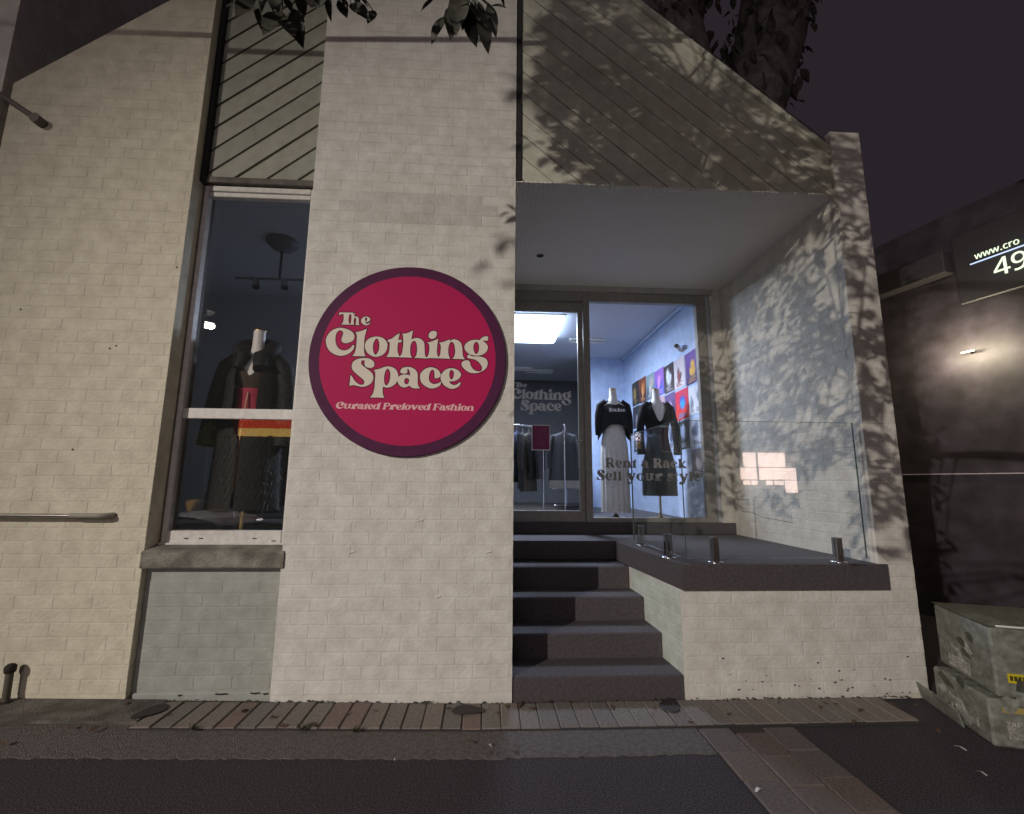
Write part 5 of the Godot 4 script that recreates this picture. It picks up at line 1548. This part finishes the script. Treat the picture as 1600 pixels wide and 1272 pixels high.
func glyph_outlines() -> Dictionary:
	var d := {}
	d["C"] = [135, "65,139 98,133 123,118 134,99 129,78 109,65 89,62 74,72 74,89 79,112 72,123 61,126 49,114 44,93 47,63 60,38 80,27 100,28 118,40 129,54c 135,54c 134,36 118,15 94,2 67,-1 36,10 12,32 0,63 1,89 16,116 39,133"]
	d["l"] = [64, "7,119c 20,122 42,129 63,139c 58,116 54,89 54,51 57,17 64,0c 0,0c 11,15 16,44 17,78 15,108"]
	d["o"] = [108, "55,100 83,94 103,75 108,50 101,24 81,5 54,-2 28,6 8,25 0,52 6,77 26,94; 55,90 66,75 69,52 66,27 53,8 42,25 39,50 42,73"]
	d["t"] = [72, "61,120c 58,104 55,86c 72,87c 69,74c 55,73c 53,47 56,22 66,-1c 0,-1c 11,16 15,47 14,73c 4,75c 5,86c 23,92 45,111"]
	d["h"] = [138, "12,122c 29,123 46,130 64,140c 60,116 58,92c 71,100 90,101 109,93 120,77 123,55 125,28 129,10 138,-1c 74,1c 83,11 87,34 86,58 81,78 72,86 61,80 55,61 54,37 58,13 65,2c 0,2c 12,15 17,37 19,64 18,92 16,110"]
	d["i"] = [64, "3,80c 17,82 35,89 58,100c 55,79 53,51 54,27 58,11 64,0c 0,1c 10,12 15,30 16,54 13,70 | 36,139 49,132 48,113 38,101 22,98 10,109 12,126 22,136"]
	d["n"] = [136, "6,81c 23,83 41,90 60,99c 58,89c 75,99 94,96 112,83 120,62 122,37 126,13 136,-1c 74,0c 81,10 86,31 84,59 78,78 68,86 59,78 54,59 53,34 57,13 64,0c 0,1c 10,12 15,31 16,56 13,71"]
	d["g"] = [128, "70,97 99,92 119,78 128,59 119,36 99,21 70,16 41,22 19,39 12,59 20,78 41,92; 70,87 80,77 84,57 81,37 72,25 62,33 56,56 60,77 | 87,95 96,107 110,115 125,115 128,104 123,93 107,93 96,90 | 38,22c 28,15 29,4 46,0 67,-5 84,-17 97,-35 100,-50 93,-61 75,-61 58,-52 46,-35 42,-20 36,-11 23,-8 7,-14 0,-26 6,-43 23,-59 46,-71 75,-71 102,-61 122,-43 128,-20 122,-2 105,9 78,13 49,12c"]
	d["S"] = [112, "53,141 86,139 108,124 112,107 104,95 86,93 71,99 64,112 65,126 57,130 49,124 51,110 68,95 89,80 106,63 111,42 104,21 86,6 60,-1 35,4 15,7 0,2c 2,57c 11,48 27,25 47,11 64,11 69,21 64,34 46,49 24,67 9,84 5,103 11,122 29,135"]
	d["p"] = [128, "9,83c 37,91 66,102 91,102 113,91 126,68 128,47 119,22 100,5 77,-1 58,3c 58,-24 66,-51c 0,-50c 12,-31 18,-1 18,33 19,60 16,75; 77,92 88,75 90,53 86,26 74,10 64,22 61,49 66,79"]
	d["a"] = [110, "12,86 20,97 38,103 61,102 81,92 94,74 96,50 97,23 102,8 110,-1c 81,-1 67,3 58,12c 46,5 29,2 12,11 1,29 0,47 12,60 32,66 52,64 59,60c 57,77 52,89 46,94 44,88 46,77 38,71 22,70 12,76; 44,48 54,42 55,32 51,21 42,18 33,26 33,38 36,45"]
	d["c"] = [102, "54,103 76,97 93,82 99,63 91,52 76,48 69,54 69,72 65,87 59,91 50,84 44,66 43,44 50,29 64,21 79,22 92,26 102,34c 99,17 82,4 56,-2 30,7 9,25 0,51 3,72 18,90 35,100"]
	d["e"] = [98, "51,100 73,96 90,84 98,70 93,55 78,41 58,35 42,35c 48,25 62,17 78,20 91,31c 98,29c 93,16 75,2 52,-2 28,7 9,25 0,49 4,70 17,87 33,97; 51,91 60,85 63,70 60,52 51,44 44,54 41,70 44,85"]
	d["T"] = [122, "0,103c 4,138c 122,138c 118,106c 108,116 88,118c 84,60 90,20 100,0c 24,0c 36,20 42,60 40,118c 18,116"]
	d["P"] = [128, "0,0c 70,0c 60,20 55,60 56,100 62,138c 0,138c 10,120 14,90 14,40 8,15 | 128,98 117,122 89,137 55,137 27,122 16,98 27,74 55,59 89,59 117,74; 96,98 92,114 82,124 70,124 60,114 56,98 60,82 70,72 82,72 92,82"]
	d["R"] = [150, "0,0c 70,0c 60,20 55,60 56,100 62,138c 0,138c 10,120 14,90 14,40 8,15 | 126,100 116,123 89,137 55,137 28,123 18,100 28,77 55,63 89,63 116,77; 92,100 89,115 80,124 68,124 59,115 56,100 59,85 68,76 80,76 89,85 | 60,66c 100,66 122,40 150,0c 92,0c 78,30 56,58"]
	d["B"] = [132, "0,0c 70,0c 60,20 55,60 56,100 62,138c 0,138c 10,120 14,90 14,40 8,15 | 118,104 109,125 85,138 55,138 31,125 22,104 31,83 55,70 85,70 109,83; 88,104 85,117 77,125 67,125 59,117 56,104 59,91 67,83 77,83 85,91 | 132,36 121,58 92,72 56,72 27,58 16,36 27,14 56,0 92,0 121,14; 96,36 92,50 82,59 70,59 60,50 56,36 60,22 70,13 82,13 92,22"]
	d["F"] = [128, "0,0c 70,0c 60,20 55,60 56,100 62,138c 0,138c 10,120 14,90 14,40 8,15 | 40,138c 128,138c 124,100c 112,118 90,124 50,122c | 45,82c 100,86c 98,54c 80,66 45,66c"]
	d["u"] = [136, "131,19c 113,17 96,10 77,1c 78,11c 61,1 42,4 25,17 16,38 15,63 10,87 0,101c 62,100c 55,90 51,69 52,41 58,22 69,14 78,22 83,41 83,66 80,87 73,100c 136,99c 126,88 121,69 120,44 123,29"]
	d["r"] = [119, "6,88c 36,90 66,98 80,104c 74,70 74,30 90,0c 0,0c 14,20 20,60 14,78 | 119,82 114,96 100,104 84,104 70,96 65,82 70,68 84,60 100,60 114,68"]
	d["d"] = [126, "55,100 83,94 103,75 108,50 101,24 81,5 54,-2 28,6 8,25 0,52 6,77 26,94; 55,90 66,75 69,52 66,27 53,8 42,25 39,50 42,73 | 69,119c 82,122 104,129 125,139c 120,116 116,89 116,51 119,17 126,0c 62,0c 73,15 78,44 79,78 77,108"]
	d["b"] = [146, "7,119c 20,122 42,129 63,139c 58,116 54,89 54,51 57,17 64,0c 0,0c 11,15 16,44 17,78 15,108 | 93,100 121,94 141,75 146,50 139,24 119,5 92,-2 66,6 46,25 38,52 44,77 64,94; 93,90 104,75 107,52 104,27 91,8 80,25 77,50 80,73"]
	d["k"] = [140, "7,119c 20,122 42,129 63,139c 58,116 54,89 54,51 57,17 64,0c 0,0c 11,15 16,44 17,78 15,108 | 50,48c 96,100c 124,100c 76,48c 140,0c 78,0c 52,36"]
	d["v"] = [136, "0,100c 70,100c 62,86 84,50 96,88c 88,100c 136,100c 124,86 84,0c 56,0c 24,60"]
	d["y"] = [136, "0,100c 70,100c 62,86 84,50 96,88c 88,100c 136,100c 124,86 84,-10 60,-40 28,-50 6,-40 4,-18 26,-6 44,-16 50,-24 60,-6 24,60"]
	d["s"] = [81, "38,104 62,103 78,91 81,79 75,70 62,69 51,73 46,83 47,93 41,97 35,91 37,82 49,70 64,59 76,46 80,31 75,15 62,4 43,-1 25,3 11,5 0,1c 1,42c 8,35 20,18 34,8 46,8 50,15 46,25 33,37 17,49 7,62 3,76 8,90 21,100"]
	return d
